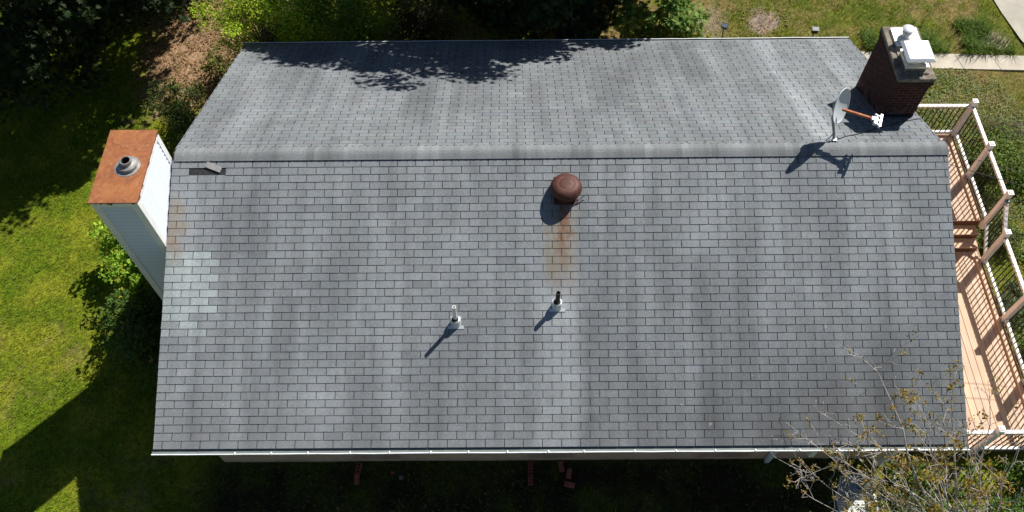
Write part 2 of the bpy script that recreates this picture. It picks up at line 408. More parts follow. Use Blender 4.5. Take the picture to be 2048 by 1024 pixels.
def on_path(x, y):
    p = (x > 7.9) & (y > 6.33-(x-10)*.04) & (y < 6.86-(x-10)*.05+0*x)
    q = (x > 12.3+(8.4-y)*.18)&(y > 6.9)
    return p | q
def under_house(x, y): return (abs(x) < 6.4) & (abs(y) < 3.84)
def under_deck(x, y): return (x > 6.3) & (x < 9.35) & (y > -3.7) & (y < 3.5)

def blades(name, n, region, hmin, hmax, wd, seed, colf, label, keep=None, flat=.55):
    r = np.random.default_rng(seed)
    x = r.uniform(region[0], region[1], n); y = r.uniform(region[2], region[3], n)
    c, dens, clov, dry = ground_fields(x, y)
    tuft = fbm(x, y, 3.5, 91, 3)
    k = (r.random(n) < dens*(.55+.9*tuft)) & ~on_path(x, y) & ~under_house(x, y) & ~under_deck(x, y)
    if keep is not None: k &= keep(x, y)
    x, y, c, tuft, dry = x[k], y[k], c[k], tuft[k], dry[k]; m = len(x)
    h = (hmin+(hmax-hmin)*r.random(m)**1.5)*(.5+1.1*tuft)*(1-.35*dry)
    az = r.uniform(0, 2*np.pi, m)+3*fbm(x, y, 1.3, 17); ln = h*flat*(.5+r.random(m))
    dx, dy = np.cos(az), np.sin(az); z = ground_z(x, y)
    w0 = wd*(.6+.8*r.random(m))
    P = np.zeros((m, 5, 3), np.float32)
    px, py = -dy, dx
    for i, (t, ww) in enumerate(((0, 1), (0, -1), (.55, -.8), (.55, .8))):
        P[:, i, 0] = x+dx*ln*t*t+px*w0*ww; P[:, i, 1] = y+dy*ln*t*t+py*w0*ww; P[:, i, 2] = z-.01+h*t*1.15
    P[:, 4, 0] = x+dx*ln; P[:, 4, 1] = y+dy*ln; P[:, 4, 2] = z+h*.95
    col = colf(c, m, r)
    T = np.repeat(col, 5, 0)
    base = (np.arange(m)*5)[:, None]
    lp = np.concatenate([base+np.array([[0, 1, 2, 3]]), base+np.array([[3, 2, 4]])], 1).ravel()
    cn = np.tile([4, 3], m)
    o = npmesh(name, P.reshape(-1, 3), lp, cn, M['grass'], T)
    tag(o, label, 'grass', kind='stuff'); return o

def gcol(c, m, r):
    b = .65+.75*r.random((m, 1)); o = c*b*1.18
    s = r.random(m) < .10; o[s] = np.array([.34, .27, .12])*(.6+.6*r.random((s.sum(), 1)))
    s = r.random(m) < .25; o[s] *= np.array([.7, 1.0, .9])
    return o

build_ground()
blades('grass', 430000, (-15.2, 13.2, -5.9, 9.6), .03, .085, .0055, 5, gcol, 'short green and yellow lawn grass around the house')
blades('tall_grass', 16000, (8.4, 12.2, 6.75, 8.6), .12, .32, .007, 6,
       lambda c, m, r: np.array([.10, .17, .025])*(.6+.9*r.random((m, 1))), 'tall bright green grass tufts along the concrete path',
       keep=lambda x, y: (fbm(x, y, 1.4, 8) > .50) & (y < 8.0), flat=.9)

# concrete path and driveway
def slab_strip(name, poly_fn, x0, x1, nseg, mat):
    mb = MB()
    for i in range(nseg):
        a = x0+(x1-x0)*i/nseg+.008; b = x0+(x1-x0)*(i+1)/nseg-.008
        ya0, ya1 = poly_fn(a); yb0, yb1 = poly_fn(b); sk = -.10
        z0, z1 = G-.12, G+.035
        v = [(a, ya0, z0), (b, yb0, z0), (b+sk, yb1, z0), (a+sk, ya1, z0), (a, ya0, z1), (b, yb0, z1), (b+sk, yb1, z1), (a+sk, ya1, z1)]
        mb.add(v, [(3, 2, 1, 0), (4, 5, 6, 7), (0, 1, 5, 4), (1, 2, 6, 5), (2, 3, 7, 6), (3, 0, 4, 7)])
    return tag(mb.build(name, mat), kind='structure')
slab_strip('path', lambda x: (6.33-(x-10)*.04, 6.86-(x-10)*.05), 7.95, 7.95+.93*8, 8, M['path'])
mb = MB(); mb.add([(12.7, 6.75, G+.045), (18, 6.75, G+.045), (18, 12.5, G+.045), (11.8, 12.5, G+.045), (12.3, 8.35, G+.045), (12.5, 7.3, G+.045)], [(0, 1, 2, 3, 4, 5)])
tag(mb.build('driveway', M['drive']), kind='structure')

# ================================================================== HOUSE
PITCH = .4056; CP, SP = math.cos(PITCH), math.sin(PITCH)
CAPW = .14; EXP = .1296; NROW = 37; TAB = .308; HALF = 6.573; SE_ = CAPW+NROW*EXP
def skew(s, side):
    t = (s-CAPW)/(SE_-CAPW)
    return (.030+(-.064)*t) if side < 0 else (.022+(-.046)*t)
def R3(x, s, side, h=0.0):
    return (x+skew(s, side), side*(s*CP)+side*SP*h, -s*SP+CP*h)
house = empty('house', (0, 0, G), 'single storey house under a weathered grey shingle gable roof', 'house')
parts = []
def P(o, label=None, parent=None):
    if label: o['label'] = label
    if parent is None: adopt(house, o)
    else: o.parent = parent
    return o

def build_roof():
    r = random.Random(4)
    V = []; Fc = []; T = []
    def quad(ps, col):
        n = len(V); V.extend(ps); T.extend([col]*4); Fc.append((n, n+1, n+2, n+3))
    for side in (-1, 1):
        for i in range(NROW):
            s0 = CAPW+i*EXP; s1 = s0+EXP+r.uniform(-.0015, .0015)
            ph = (1.27 if side < 0 else 1.30)+r.uniform(-.006, .006)+(i % 2)*TAB/2
            k0 = math.floor((-HALF-ph)/TAB); x = ph+k0*TAB
            eL = -HALF+r.uniform(-.003, .003); eR = HALF+r.uniform(-.003, .003)
            rowv = r.uniform(.97, 1.03)
            sh = r.uniform(0, 3); stripv = 1.0; stri = r.randrange(3)
            while x < eR:
                gp = .0058 if side < 0 else .0065; a = max(x+gp, eL); b = min(x+TAB-gp, eR)
                stri += 1
                if stri % 3 == 0: stripv = r.uniform(.965, 1.035)
                x0 = x; x += TAB
                if b-a < .006: continue
                v = r.gauss(1, .025)*rowv*stripv
                if r.random() < .07: v *= r.uniform(.86, .94)
                if r.random() < .05: v *= r.uniform(1.06, 1.14)
                warm = r.uniform(-.012, .012)
                col = (.157*v*(1+warm), .170*v, .183*v*(1-warm))
                xm = (a+b)/2
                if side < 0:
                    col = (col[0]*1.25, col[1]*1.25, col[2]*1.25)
                    # newer pale repair patch
                    if 12 <= i <= 22 and xm < (-5.86+(.16 if i % 2 else 0)-(.15 if i > 19 else 0)+r.choice([0, 0, .1])):
                        col = (.27*v, .305*v, .31*v)
                        if i in (22, 21) and r.random() < .3: col = (.23*v, .25*v, .26*v)
                        if 12 <= i <= 18 and -6.25 < xm < -5.9 and r.random() < .6: col = tuple(c*1.12 for c in col)
                    # two missing tabs
                    if i == 1 and -6.36 < xm < -5.72: continue
                hb = (.0115 if side < 0 else .0085)+r.uniform(-.0015, .0015); ht = .0035
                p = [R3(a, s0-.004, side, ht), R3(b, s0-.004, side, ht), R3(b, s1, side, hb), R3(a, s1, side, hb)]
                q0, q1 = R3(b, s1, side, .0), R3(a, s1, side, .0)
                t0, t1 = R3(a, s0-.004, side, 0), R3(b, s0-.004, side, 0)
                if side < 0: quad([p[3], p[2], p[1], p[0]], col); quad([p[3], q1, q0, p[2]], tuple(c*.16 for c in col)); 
                else:
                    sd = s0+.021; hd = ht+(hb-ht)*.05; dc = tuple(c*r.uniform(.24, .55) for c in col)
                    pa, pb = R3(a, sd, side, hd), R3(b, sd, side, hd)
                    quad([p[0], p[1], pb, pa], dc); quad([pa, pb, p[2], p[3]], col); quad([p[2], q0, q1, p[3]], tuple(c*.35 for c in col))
                dk = tuple(c*.4 for c in col)
                quad([p[0], t0, q1, p[3]], dk); quad([p[1], p[2], q0, t1], dk)
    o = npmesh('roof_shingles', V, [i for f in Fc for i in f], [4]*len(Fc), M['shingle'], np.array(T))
    roof = P(o, 'weathered grey three-tab asphalt shingles')
    # course seen in the slots
    mb = MB()
    for side in (-1, 1):
        a, b = -HALF+.006, HALF-.006; tk = .035
        t = [R3(a, 0.0, side, .0005), R3(b, 0.0, side, .0005), R3(b, SE_-.004, side, .0005), R3(a, SE_-.004, side, .0005)]
        u = [R3(a, 0.0, side, -tk), R3(b, 0.0, side, -tk), R3(b, SE_-.03, side, -tk), R3(a, SE_-.03, side, -tk)]
        mb.add(t+u, [(0, 1, 2, 3), (7, 6, 5, 4), (1, 5, 6, 2), (0, 3, 7, 4), (3, 2, 6, 7)])
    P(mb.build('roof_sheathing', M['under']))
    # ridge cap: overlapping bent pieces
    V = []; Fc = []; T = []; x = -HALF+.03; r = random.Random(9)
    prof = [(-CAPW-.018, .010), (-.095, .012), (-.05, .011), (-.02, .004), (0, 0), (.02, .004), (.05, .011), (.095, .012), (CAPW+.018, .010)]
    L = .125
    def cp(x, t, h):
        side = -1 if t < 0 else 1; s = abs(t)
        yy = side*s*CP; zz = -s*SP
        rr = .05
        if s < .09: zz = -.09*SP-(s/.09)**2*.0+ (0) + (.09-s)*SP*(.62+.38*(s/.09))    # rounded crest
        return (x+.03, yy+side*SP*h*(1 if s > .02 else 0), zz+CP*h+.012)
    while x < HALF:
        b = min(x+L, HALF+.012); n = len(V); v = r.gauss(1, .085); col = (.188*v, .200*v, .208*v)
        for xx, hh in ((x, .003), (b, .018)):
            for t, h in prof: V.append(cp(xx, t, hh)); T.append(col)
        for k in range(8): Fc.append((n+k, n+9+k, n+10+k, n+1+k))
        for t, h in prof: V.append(cp(b, t, -.002)); T.append(tuple(c*.5 for c in col))
        for k in range(8): Fc.append((n+9+k, n+18+k, n+19+k, n+10+k))
        # side hems
        for e in (0, 8):
            m = len(V); 
            for xx in (x, b):
                V.append(cp(xx, prof[e][0], .012)); T.append(tuple(c*.35 for c in col)); V.append(cp(xx, prof[e][0], -.004)); T.append(tuple(c*.35 for c in col))
            Fc.append((m, m+1, m+3, m+2) if e == 0 else (m, m+2, m+3, m+1))
        x += L
    o = npmesh('ridge_cap', V, [i for f in Fc for i in f], [4]*len(Fc), M['shingle'], np.array(T)); P(o, 'row of overlapping ridge cap shingles')

build_roof()

def build_shell():
    WX = 6.40; WY = 3.84; mb = MB()
    # four walls with gables, one skin with thickness, windows cut out of the front
    wins = [(-3.80, -2.98), (-.49, .32), (2.80, 3.64)]; wz0, wz1 = -4.42, -3.95
    zt = -WY/CP*SP-.06
    t = .18
    xs = [-WX]
    for a, b in wins: xs += [a, b]
    xs.append(WX)
    for i in range(len(xs)-1):
        a, b = xs[i], xs[i+1]
        if i % 2 == 0: mb.box(a, b, -WY, -WY+t, G-.3, zt)
        else: mb.box(a, b, -WY, -WY+t, G-.3, wz0); mb.box(a, b, -WY, -WY+t, wz1, zt)
    mb.box(-WX, WX, WY-t, WY, G-.3, zt)
    for sx in (-1, 1):
        x0, x1 = (sx*WX, sx*(WX-t)) if sx < 0 else (sx*(WX-t), sx*WX)
        yv = WY-t-.002; pts = [(-yv, G-.3), (yv, G-.3), (yv, zt), (0, -.06), (-yv, zt)]
        v = [(x0, y, z) for y, z in pts]+[(x1, y, z) for y, z in pts]
        mb.add(v, [(0, 1, 2, 3, 4), (9, 8, 7, 6, 5)]+[(k, (k+1) % 5, 5+(k+1) % 5, 5+k) for k in range(5)])
    P(mb.build('wall', M['stucco']), 'tan rendered wall')
    for (a, b) in wins:
        mb = MB(); y0, y1 = -WY+.03, -WY+.08
        mb.box(a, a+.05, y0, y1, wz0, wz1); mb.box(b-.05, b, y0, y1, wz0, wz1); mb.box(a+.05, b-.05, y0, y1, wz0, wz0+.05); mb.box(a+.05, b-.05, y0, y1, wz1-.05, wz1)
        mb.box((a+b)/2-.02, (a+b)/2+.02, y0, y1, wz0+.05, wz1-.05)
        f = P(mb.build('window', M['trimw']))
        g = MB().box(a+.05, b-.05, -WY+.05, -WY+.06, wz0+.05, wz1-.05).build('pane', M['glass']); P(g, parent=f); g.matrix_parent_inverse = Matrix.Translation(-Vector(house.location))@Matrix.Identity(4) if False else g.matrix_parent_inverse
        s = MB().box(a-.04, b+.04, -WY-.07, -WY-.003, wz0-.05, wz0-.003).build('sill', M['stucco']); P(s, parent=f)
    # eave box: soffit and fascia
    for side, nm in ((-1, 'near'), (1, 'far')):
        ye = side*(SE_*CP-.035); zf = -SE_*SP
        mb = MB(); ya, yb = sorted((ye, ye-side*.02)); mb.box(-HALF+.03, HALF-.03, ya, yb, zf-.19, zf-.045)
        P(mb.build('fascia', M['trimw']))
        mb = MB(); ya, yb = sorted((ye-side*.022, side*(WY+.002))); mb.box(-HALF+.03, HALF-.03, ya, yb, zf-.175, zf-.16)
        P(mb.build('soffit', M['soffit']))
    # rake boards under the shingle edge
    for sx in (-1, 1):
        for side in (-1, 1):
            mb = MB(); x0 = sx*(HALF-.03); x1 = sx*(HALF-.05)
            v = []
            for xx in (x0, x1):
                for s, h in ((.0, -.04), (SE_-.04, -.04), (SE_-.04, -.17), (.0, -.17)):
                    v.append(R3(xx, s, side, h) if s else (xx+skew(0, side), 0, h))
            mb.add(v, [(0, 1, 2, 3), (7, 6, 5, 4), (0, 4, 5, 1), (1, 5, 6, 2), (2, 6, 7, 3), (3, 7, 4, 0)])
            P(mb.build('rake_board', M['trimw']))
build_shell()

def build_gutter(side):
    y0 = SE_*CP-.012; zt = -SE_*SP-.022; xl, xr = -HALF-.055, HALF-.02
    w = .10 if side < 0 else .10
    mb = MB()
    prof = [(0, zt), (0, zt-.075), (.015, zt-.088), (w-.03, zt-.088), (w-.012, zt-.05), (w, zt-.03), (w, zt)]
    out = [(a+(.0 if k < 3 else .004), z-.003) for k, (a, z) in enumerate(prof)]
    V = []
    for xx in (xl, xr):
        for a, z in prof: V.append((xx, side*(y0+a), z))
    n = len(prof)
    mb.add(V, [(k, k+1, n+k+1, n+k) for k in range(n-1)])
    # outer skin
    V2 = []
    for xx in (xl, xr):
        for a, z in [(-.004, zt), (-.004, zt-.08), (.012, zt-.094), (w-.028, zt-.094), (w-.008, zt-.052), (w+.005, zt-.03), (w+.005, zt-.001)]: V2.append((xx, side*(y0+a), z))
    mb.add(V2, [(n+k, n+k+1, k+1, k) for k in range(n-1)])
    # end stops
    for xx in (xl, xr): mb.add([(xx, side*(y0+a), z) for a, z in prof], [tuple(range(n))]); mb.add([(xx+.003, side*(y0+a), z) for a, z in prof], [tuple(range(n-1, -1, -1))])
    g = P(mb.build('gutter', M['gutter']))
    # rolled lip
    segs = np.linspace(xl, xr, 45); rr = random.Random(3)
    yc = side*(y0+w); lip = MB(); v = []
    hw = .009
    for xx in segs:
        dz = rr.uniform(-.003, .003); dy = rr.uniform(-.0025, .0025)
        for a, z in ((-hw, .004), (-hw, .012), (hw*.6, .012), (hw, .006), (hw, -.012), (hw-.005, -.012)):
            v.append((xx, yc+side*a+dy, zt+z+dz))
    m = 6; fs = []
    for i in range(len(segs)-1):
        for k in range(m): fs.append((i*m+k, i*m+(k+1) % m, (i+1)*m+(k+1) % m, (i+1)*m+k))
    fs += [tuple(range(m)), tuple((len(segs)-1)*m+k for k in range(m-1, -1, -1))]
    lip.add(v, fs); P(lip.build('gutter_lip', M['gutterlip']), parent=g)
    gd = MB(); gd.add([(xl+.004, side*(y0+.002), zt-.006), (xr-.004, side*(y0+.002), zt-.006), (xr-.004, side*(y0+w*.5), zt-.013), (xl+.004, side*(y0+w*.5), zt-.013), (xr-.004, side*(y0+w-.014), zt-.012), (xl+.004, side*(y0+w-.014), zt-.012)], [(0, 1, 2, 3), (3, 2, 4, 5)] if side > 0 else [(3, 2, 1, 0), (5, 4, 2, 3)])
    P(gd.build('gutter_guard', M['gutter']), parent=g)
    # drip edge strip between the shingle edge and the gutter
    d = MB(); a0, a1 = y0-.03, y0+.028
    d.add([(xl+.06, side*a0, zt+.012), (xr, side*a0, zt+.012), (xr, side*a1, zt+.004), (xl+.06, side*a1, zt+.004)], [(0, 1, 2, 3) if side > 0 else (3, 2, 1, 0)])
    P(d.build('drip_edge', M['gutter']), parent=g)
    if side < 0:
        px = [467, 543, 617, 698, 780, 860, 936, 1017, 1099, 1170, 1271, 1354, 1433, 1513, 1600, 1680, 1760, 1838, 1900]
        base = MB(); base.tube([(0, -.034, .006), (0, -.02, .016), (0, .002, .018), (0, .008, -.01)], [.008, .010, .012, .010], 6)
        base.lathe((0, -.012, .012), [(.017, 0), (.017, .008), (.010, .014)], 8)
        first = None
        for i, p in enumerate(px):
            xx = (p-1125)/124.6+rr.uniform(-.02, .02)
            # base is built pointing from the fascia (-y is outwards)
            if first is None:
                v0 = [(a, -b, c) for a, b, c in base.v]; bb = MB(); bb.add([(a, b_, c) for (a, b_, c) in v0], [tuple(reversed(f)) for f in base.f])
                first = bb.build('gutter_hanger', M['gutterlip']); o = first
            else: o = first.copy(); COL.objects.link(o)
            o.parent = g; o.location = (xx, -(y0+w), zt)
    return g
gN = build_gutter(-1); gF = build_gutter(1)
gN['label'] = 'white gutter along the near eave'; gF['label'] = 'white gutter along the far eave'

def downspout(x, zdrop, ang=0):
    y = -(SE_*CP+.05); z0 = -SE_*SP-.11
    pts = [(x, y, z0), (x, y, zdrop), (x-.02, -3.93, zdrop-.42), (x-.02, -3.90, G+.05)]
    mb = MB()
    d = .038
    for a, b in zip(pts[:-1], pts[1:]):
        a = Vector(a); b = Vector(b); mid = (a+b)/2; az = (b-a).normalized(); ax = Vector((1, 0, 0)); ay = az.cross(ax)
        mb.obox(mid, ax, ay, az, .042, .032, (b-a).length/2+.02)
    return P(mb.build('downspout', M['trimw']))
downspout(5.42, -2.75); downspout(4.10, -2.28)

# ------------------------------------------------------------------ left chimney chase (sided, rusted cap)
def build_chase():
    x0, x1, y0, y1, zt = -7.28, -6.60, -1.46, -.09, .66
    body = MB()
    lap = .102
    def lapface(p0, p1, nrm):
        """clapboards from p0 to p1 (xy), outward normal nrm"""
        z = zt-.14; fs = []
        while z > G:
            zl = max(z-lap, G-.05)
            a, b = Vector((*p0, 0)), Vector((*p1, 0)); n = Vector((*nrm, 0))
            v = [a+n*.002+Vector((0, 0, z)), b+n*.002+Vector((0, 0, z)), b+n*.026+Vector((0, 0, zl)), a+n*.026+Vector((0, 0, zl)), b+n*.0+Vector((0, 0, zl)), a+n*.0+Vector((0, 0, zl))]
            body.add(v, [(3, 2, 1, 0), (5, 4, 2, 3)]); z -= lap
    body.box(x0, x1, y0, y1, G-.1, zt-.02)
    lapface((x0, y0), (x1, y0), (0, -1)); lapface((x1, y0), (x1, y1), (1, 0)); lapface((x1, y1), (x0, y1), (0, 1)); lapface((x0, y1), (x0, y0), (-1, 0))
    ch = P(body.build('chimney_chase', M['siding']), 'white lap-sided chimney chase')
    t = MB(); w = .085
    for cx, sx in ((x0, -1), (x1, 1)):
        for cy, sy in ((y0, -1), (y1, 1)):
            ax, bx = sorted((cx+sx*.028, cx-sx*w)); ay, by = sorted((cy+sy*.028, cy+sy*.002)); t.box(ax, bx, ay, by, G, zt-.125)
            ax, bx = sorted((cx+sx*.028, cx+sx*.002)); ay, by = sorted((cy+sy*.0018, cy-sy*w)); t.box(ax, bx, ay, by, G, zt-.125)
    P(t.build('corner_trim', M['trimw']), parent=ch)
    f = MB(); o = .028
    f.box(x0-o, x1+o, y0-o, y0-.0005, zt-.125, zt-.012); f.box(x0-o, x1+o, y1+.0005, y1+o, zt-.125, zt-.012)
    f.box(x0-o, x0-.0005, y0, y1, zt-.125, zt-.012); f.box(x1+.0005, x1+o, y0, y1, zt-.125, zt-.012)
    P(f.build('fascia_band', M['trimw']), parent=ch)
    # rusted sheet lid, slightly crowned, with drips down its edge
    c = MB(); nx, ny = 10, 18; o = .045; v = []
    for i in range(nx+1):
        for j in range(ny+1):
            u, q = i/nx, j/ny; z = zt+.004+.018*math.sin(math.pi*u)*math.sin(math.pi*q)
            v.append((x0-o+(x1-x0+2*o)*u, y0-o+(y1-y0+2*o)*q, z))
    c.add(v, [(i*(ny+1)+j, (i+1)*(ny+1)+j, (i+1)*(ny+1)+j+1, i*(ny+1)+j+1) for i in range(nx) for j in range(ny)])
    P(c.build('chase_lid', M['rust'], smooth=True), parent=ch)
    e = MB(); rr = random.Random(8)
    def edge(a, b, n):
        a = Vector(a); b = Vector(b); n = Vector(n); L = (b-a).length; k = int(L/.012); 
        d = [.014 for _ in range(k+1)]
        for _ in range(int(L*7)):
            j = rr.randrange(k); wd = rr.randrange(1, 4); dp = rr.uniform(.008, .055)
            for m in range(max(0, j-wd), min(k, j+wd)+1): d[m] = max(d[m], .014+dp*(1-abs(m-j)/(wd+1)))
        v = []
        for m in range(k+1):
            p = a+(b-a)*m/k; v += [p+n*.002+Vector((0, 0, .006)), p+n*.002+Vector((0, 0, -d[m]))]
        e.add(v, [(2*m, 2*m+1, 2*m+3, 2*m+2) for m in range(k)])
        v = [a+Vector((0, 0, .006)), b+Vector((0, 0, .006)), b+Vector((0, 0, -.008)), a+Vector((0, 0, -.008))]
    X0, X1, Y0, Y1 = x0-o, x1+o, y0-o, y1+o
    edge((X0, Y0, zt), (X1, Y0, zt), (0, -1, 0)); edge((X1, Y0, zt), (X1, Y1, zt), (1, 0, 0)); edge((X1, Y1, zt), (X0, Y1, zt), (0, 1, 0)); edge((X0, Y1, zt), (X0, Y0, zt), (-1, 0, 0))
    P(e.build('rust_drip_edge', M['rustdark']), parent=ch)
    cx, cy = -6.845, -.80
    k = MB(); k.lathe((cx, cy, zt+.012), [(.17, 0), (.165, .012), (.155, .016), (.150, .055), (.158, .060), (.150, .075), (.095, .085), (.086, .09), (.086, .15), (.082, .155), (.072, .155), (.068, .14)], 40, close=False)
    P(k.build('flue_collar', M['galv'], smooth=True), parent=ch)
    k = MB(); k.lathe((cx, cy, zt+.01), [(.0715, .145), (.0715, -.30), (.0, -.30)], 32, close=False)
    P(k.build('flue_pipe', M['pipeblack'], smooth=True), parent=ch)
    k = MB(); k.lathe((cx-.015, cy-.01, zt+.0235), [(.205, 0), (.19, .003), (.0, .004)], 40, close=False)
    P(k.build('flue_flange', M['galv'], smooth=True), parent=ch)
build_chase()

# ------------------------------------------------------------------ right brick chimney
def build_chimney():
    x0, x1, y0, y1 = 5.865, 6.445, 1.05, 2.27; zt = .46
    b = MB(); b.box(x0, x1, y0, y1, G, zt-.14)
    b.box(x0-.012, x1+.012, y0-.012, y1+.012, zt-.14, zt-.072); b.box(x0-.024, x1+.024, y0-.024, y1+.024, zt-.0715, zt)
    ch = P(b.build('chimney', M['brick']), 'tall dark red brick chimney')
    s = MB(); nx, ny = 8, 14; o = .03; v = []; rr = random.Random(2)
    s.box(x0-o, x1+o, y0-o, y1+o, zt+.0005, zt+.085, .012)
    s.box(x0+.07, x1-.07, y0+.08, y1-.08, zt+.0855, zt+.105, .008)
    P(s.build('crown_slab', M['slab']), parent=ch)
    # flashing at the roof
    f = MB()
    f.box(x0-.006, x1+.006, y0-.008, y0-.002, -y0*SP/CP-.1, -y0*SP/CP+.07)
    P(f.build('flashing', M['under']), parent=ch)
    # clay flue and box hood
    hx0, hx1, hy0, hy1 = 5.93, 6.34, 1.17, 1.60; z = zt+.105
    k = MB(); k.box(hx0+.03, hx1-.03, hy0+.02, hy1-.03, z+.0005, z+.10)
    P(k.build('clay_flue', M['slab']), parent=ch)
    k = MB(); k.box(hx0+.01, hx1-.01, hy0, hy1-.01, z+.08, z+.125)
    m = k.build('hood_base', M['steel']); P(m, parent=ch)
    k = MB()
    nb = 16
    for i in range(nb+1):
        u = i/nb
        for (ax, ay) in (((hx0+.04)+(hx1-hx0-.08)*u, hy0+.03), ((hx0+.04)+(hx1-hx0-.08)*u, hy1-.04)): k.box(ax-.0015, ax+.0015, ay-.0015, ay+.0015, z+.125, z+.27)
        for (ax, ay) in ((hx0+.04, hy0+.03+(hy1-hy0-.07)*u), (hx1-.04, hy0+.03+(hy1-hy0-.07)*u)): k.box(ax-.0015, ax+.0015, ay-.0015, ay+.0015, z+.125, z+.27)
    for q in range(9):
        zz = z+.135+q*.016
        k.box(hx0+.04, hx1-.04, hy0+.0285, hy0+.0315, zz, zz+.003); k.box(hx0+.04, hx1-.04, hy1-.0415, hy1-.0385, zz, zz+.003)
        k.box(hx0+.0385, hx0+.0415, hy0+.03, hy1-.04, zz, zz+.003); k.box(hx1-.0415, hx1-.0385, hy0+.03, hy1-.04, zz, zz+.003)
    P(k.build('spark_screen', M['galv']), parent=ch)
    k = MB(); zz = z+.262; a = .035; bl = .045
    o4 = [(hx0-a, hy0-a), (hx1+a, hy0-a), (hx1+a, hy1+a), (hx0-a, hy1+a)]; i4 = [(hx0-a+bl, hy0-a+bl), (hx1+a-bl, hy0-a+bl), (hx1+a-bl, hy1+a-bl), (hx0-a+bl, hy1+a-bl)]
    v = [(x, y, zz) for x, y in o4]+[(x, y, zz+.012) for x, y in o4]+[(x, y, zz+.05) for x, y in i4]+[((hx0+hx1)/2, (hy0+hy1)/2, zz+.056)]
    fs = [(3, 2, 1, 0)]+[(j, (j+1) % 4, 4+(j+1) % 4, 4+j) for j in range(4)]+[(4+j, 4+(j+1) % 4, 8+(j+1) % 4, 8+j) for j in range(4)]+[(8+j, 8+(j+1) % 4, 12) for j in range(4)]
    k.add(v, fs); P(k.build('chimney_hood', M['steel']), 'bright rectangular stainless hood', parent=ch)
    # white sheet cover and round capped flue
    k = MB(); k.box(5.955, 6.41, 1.78, 2.22, z+.0005, z+.018, .004)
    P(k.build('cover_plate', M['sheetwhite']), 'bright white sheet metal plate', parent=ch)
    cx, cy = 6.12, 1.93; zb = z+.018
    k = MB(); k.lathe((cx, cy, zb), [(.115, .0005), (.105, .03), (.075, .07), (.060, .085), (.060, .16)], 28, close=False); k.lathe((cx, cy, zb), [(.075, .15), (.085, .155), (.085, .20), (.075, .205), (.05, .205)], 28)
    P(k.build('round_flue', M['galvpale'], smooth=True), parent=ch)
    k = MB(); k.lathe((cx, cy, zb), [(.06, .235), (.105, .240), (.108, .250), (.095, .262), (.03, .275), (.001, .277)], 28); k.lathe((cx, cy, zb), [(.045, .20), (.045, .24)], 12)
    P(k.build('round_flue_cap', M['steel'], smooth=True), parent=ch)
build_chimney()

# ------------------------------------------------------------------ attic vent and vent pipes
NRM = Vector((0, -SP, CP)); DWN = Vector((0, -CP, -SP)); XX = Vector((1, 0, 0))
def on_roof(x, y, h=0.0): return Vector((x, y, -abs(y)*SP/CP))+NRM*h
def build_vent():
    c = on_roof(.135, -.685)
    k = MB(); k.obox(c+DWN*-.03+NRM*.0125, XX, DWN, NRM, .20, .24, .002)
    fl = P(k.build('attic_vent', M['ventred']), 'rust brown mushroom attic vent')
    k = MB(); k.lathe((c.x, c.y, c.z-.1), [(.185, 0), (.185, .20), (.0, .20)], 36, close=False)
    P(k.build('vent_throat', M['ventred'], smooth=True), parent=fl)
    k = MB(); zz = c.z+.085
    k.lathe((c.x, c.y, zz), [(.19, .02), (.235, .02), (.240, .028), (.262, .030), (.268, .055), (.264, .085), (.250, .118), (.222, .148), (.185, .168), (.135, .178), (.125, .176), (.115, .180), (.06, .184), (.001, .185)], 56)
    P(k.build('vent_dome', M['ventred'], smooth=True), parent=fl)
    # bent flashing corner sticking up on the right
    a = on_roof(.20, -.93, .012); b = on_roof(.50, -.72, .075); d = on_roof(.33, -.80, .02)
    k = MB(); k.add([a, b, d, a+NRM*.002, b+NRM*.002, d+NRM*.002], [(0, 2, 1), (3, 4, 5), (0, 1, 4, 3), (1, 2, 5, 4), (2, 0, 3, 5)])
    k2 = MB(); k2.tube([a, b, d], .006, 6); P(k2.build('lifted_flashing', M['dishmetal']), 'thin bent flashing edge lifted off the shingles', parent=fl)
build_vent()
def build_pipe(x, y, hp, mat, lab, rp, lean=(0, 0)):
    c = on_roof(x, y)
    k = MB()
    # lower flange lip showing on top of the shingles, upper part tucked under
    k.obox(c+DWN*.062+NRM*.0135, XX, DWN, NRM, .135, .028, .002)
    k.obox(c+DWN*-.04+NRM*.0125, XX, DWN, NRM, .085, .076, .002)
    base = P(k.build('vent_pipe', M['galvpale']), lab)
    k = MB(); n = 28; v = []
    ringb = []
    for t, r_, hh in ((0, .088, .012), (.35, .083, .05), (1, .070, .155)):
        for a in range(n):
            an = 2*math.pi*a/n; low = Vector((math.cos(an)*r_, math.sin(an)*r_, 0))
            p = c+low+Vector((0, 0, hh))
            p.z += (1-t)*(math.tan(PITCH)*low.y)
            v.append(p)
    for a in range(n): an = 2*math.pi*a/n; v.append(c+Vector((math.cos(an)*.062, math.sin(an)*.062, .158)))
    fs = [(i*n+a, i*n+(a+1) % n, (i+1)*n+(a+1) % n, (i+1)*n+a) for i in range(3) for a in range(n)]
    k.add(v, fs); P(k.build('flashing_cone', M['galvpale'], smooth=True), parent=base)
    k = MB(); k.lathe(c+Vector((0, 0, .0)), [(.0625, .150), (.060, .166), (.045, .168), (rp+.004, .19), (rp, .19)], 24); P(k.build('rubber_boot', M['black'], smooth=True), parent=base)
    k = MB(); ax = Vector((lean[0], lean[1], 1)); k.lathe(c, [(rp, .12), (rp, hp), (rp-.007, hp), (rp-.007, hp-.18), (.001, hp-.18)], 24, ax=ax)
    P(k.build('pipe', mat, smooth=True), parent=base)
build_pipe(-1.712, -2.70, .56, M['pvc'], 'white plastic vent pipe in a zinc boot', .031, (.012, .02))
build_pipe(-.04, -2.45, .42, M['pipeblack'], 'blackened iron vent pipe in a zinc boot', .036, (.02, .06))

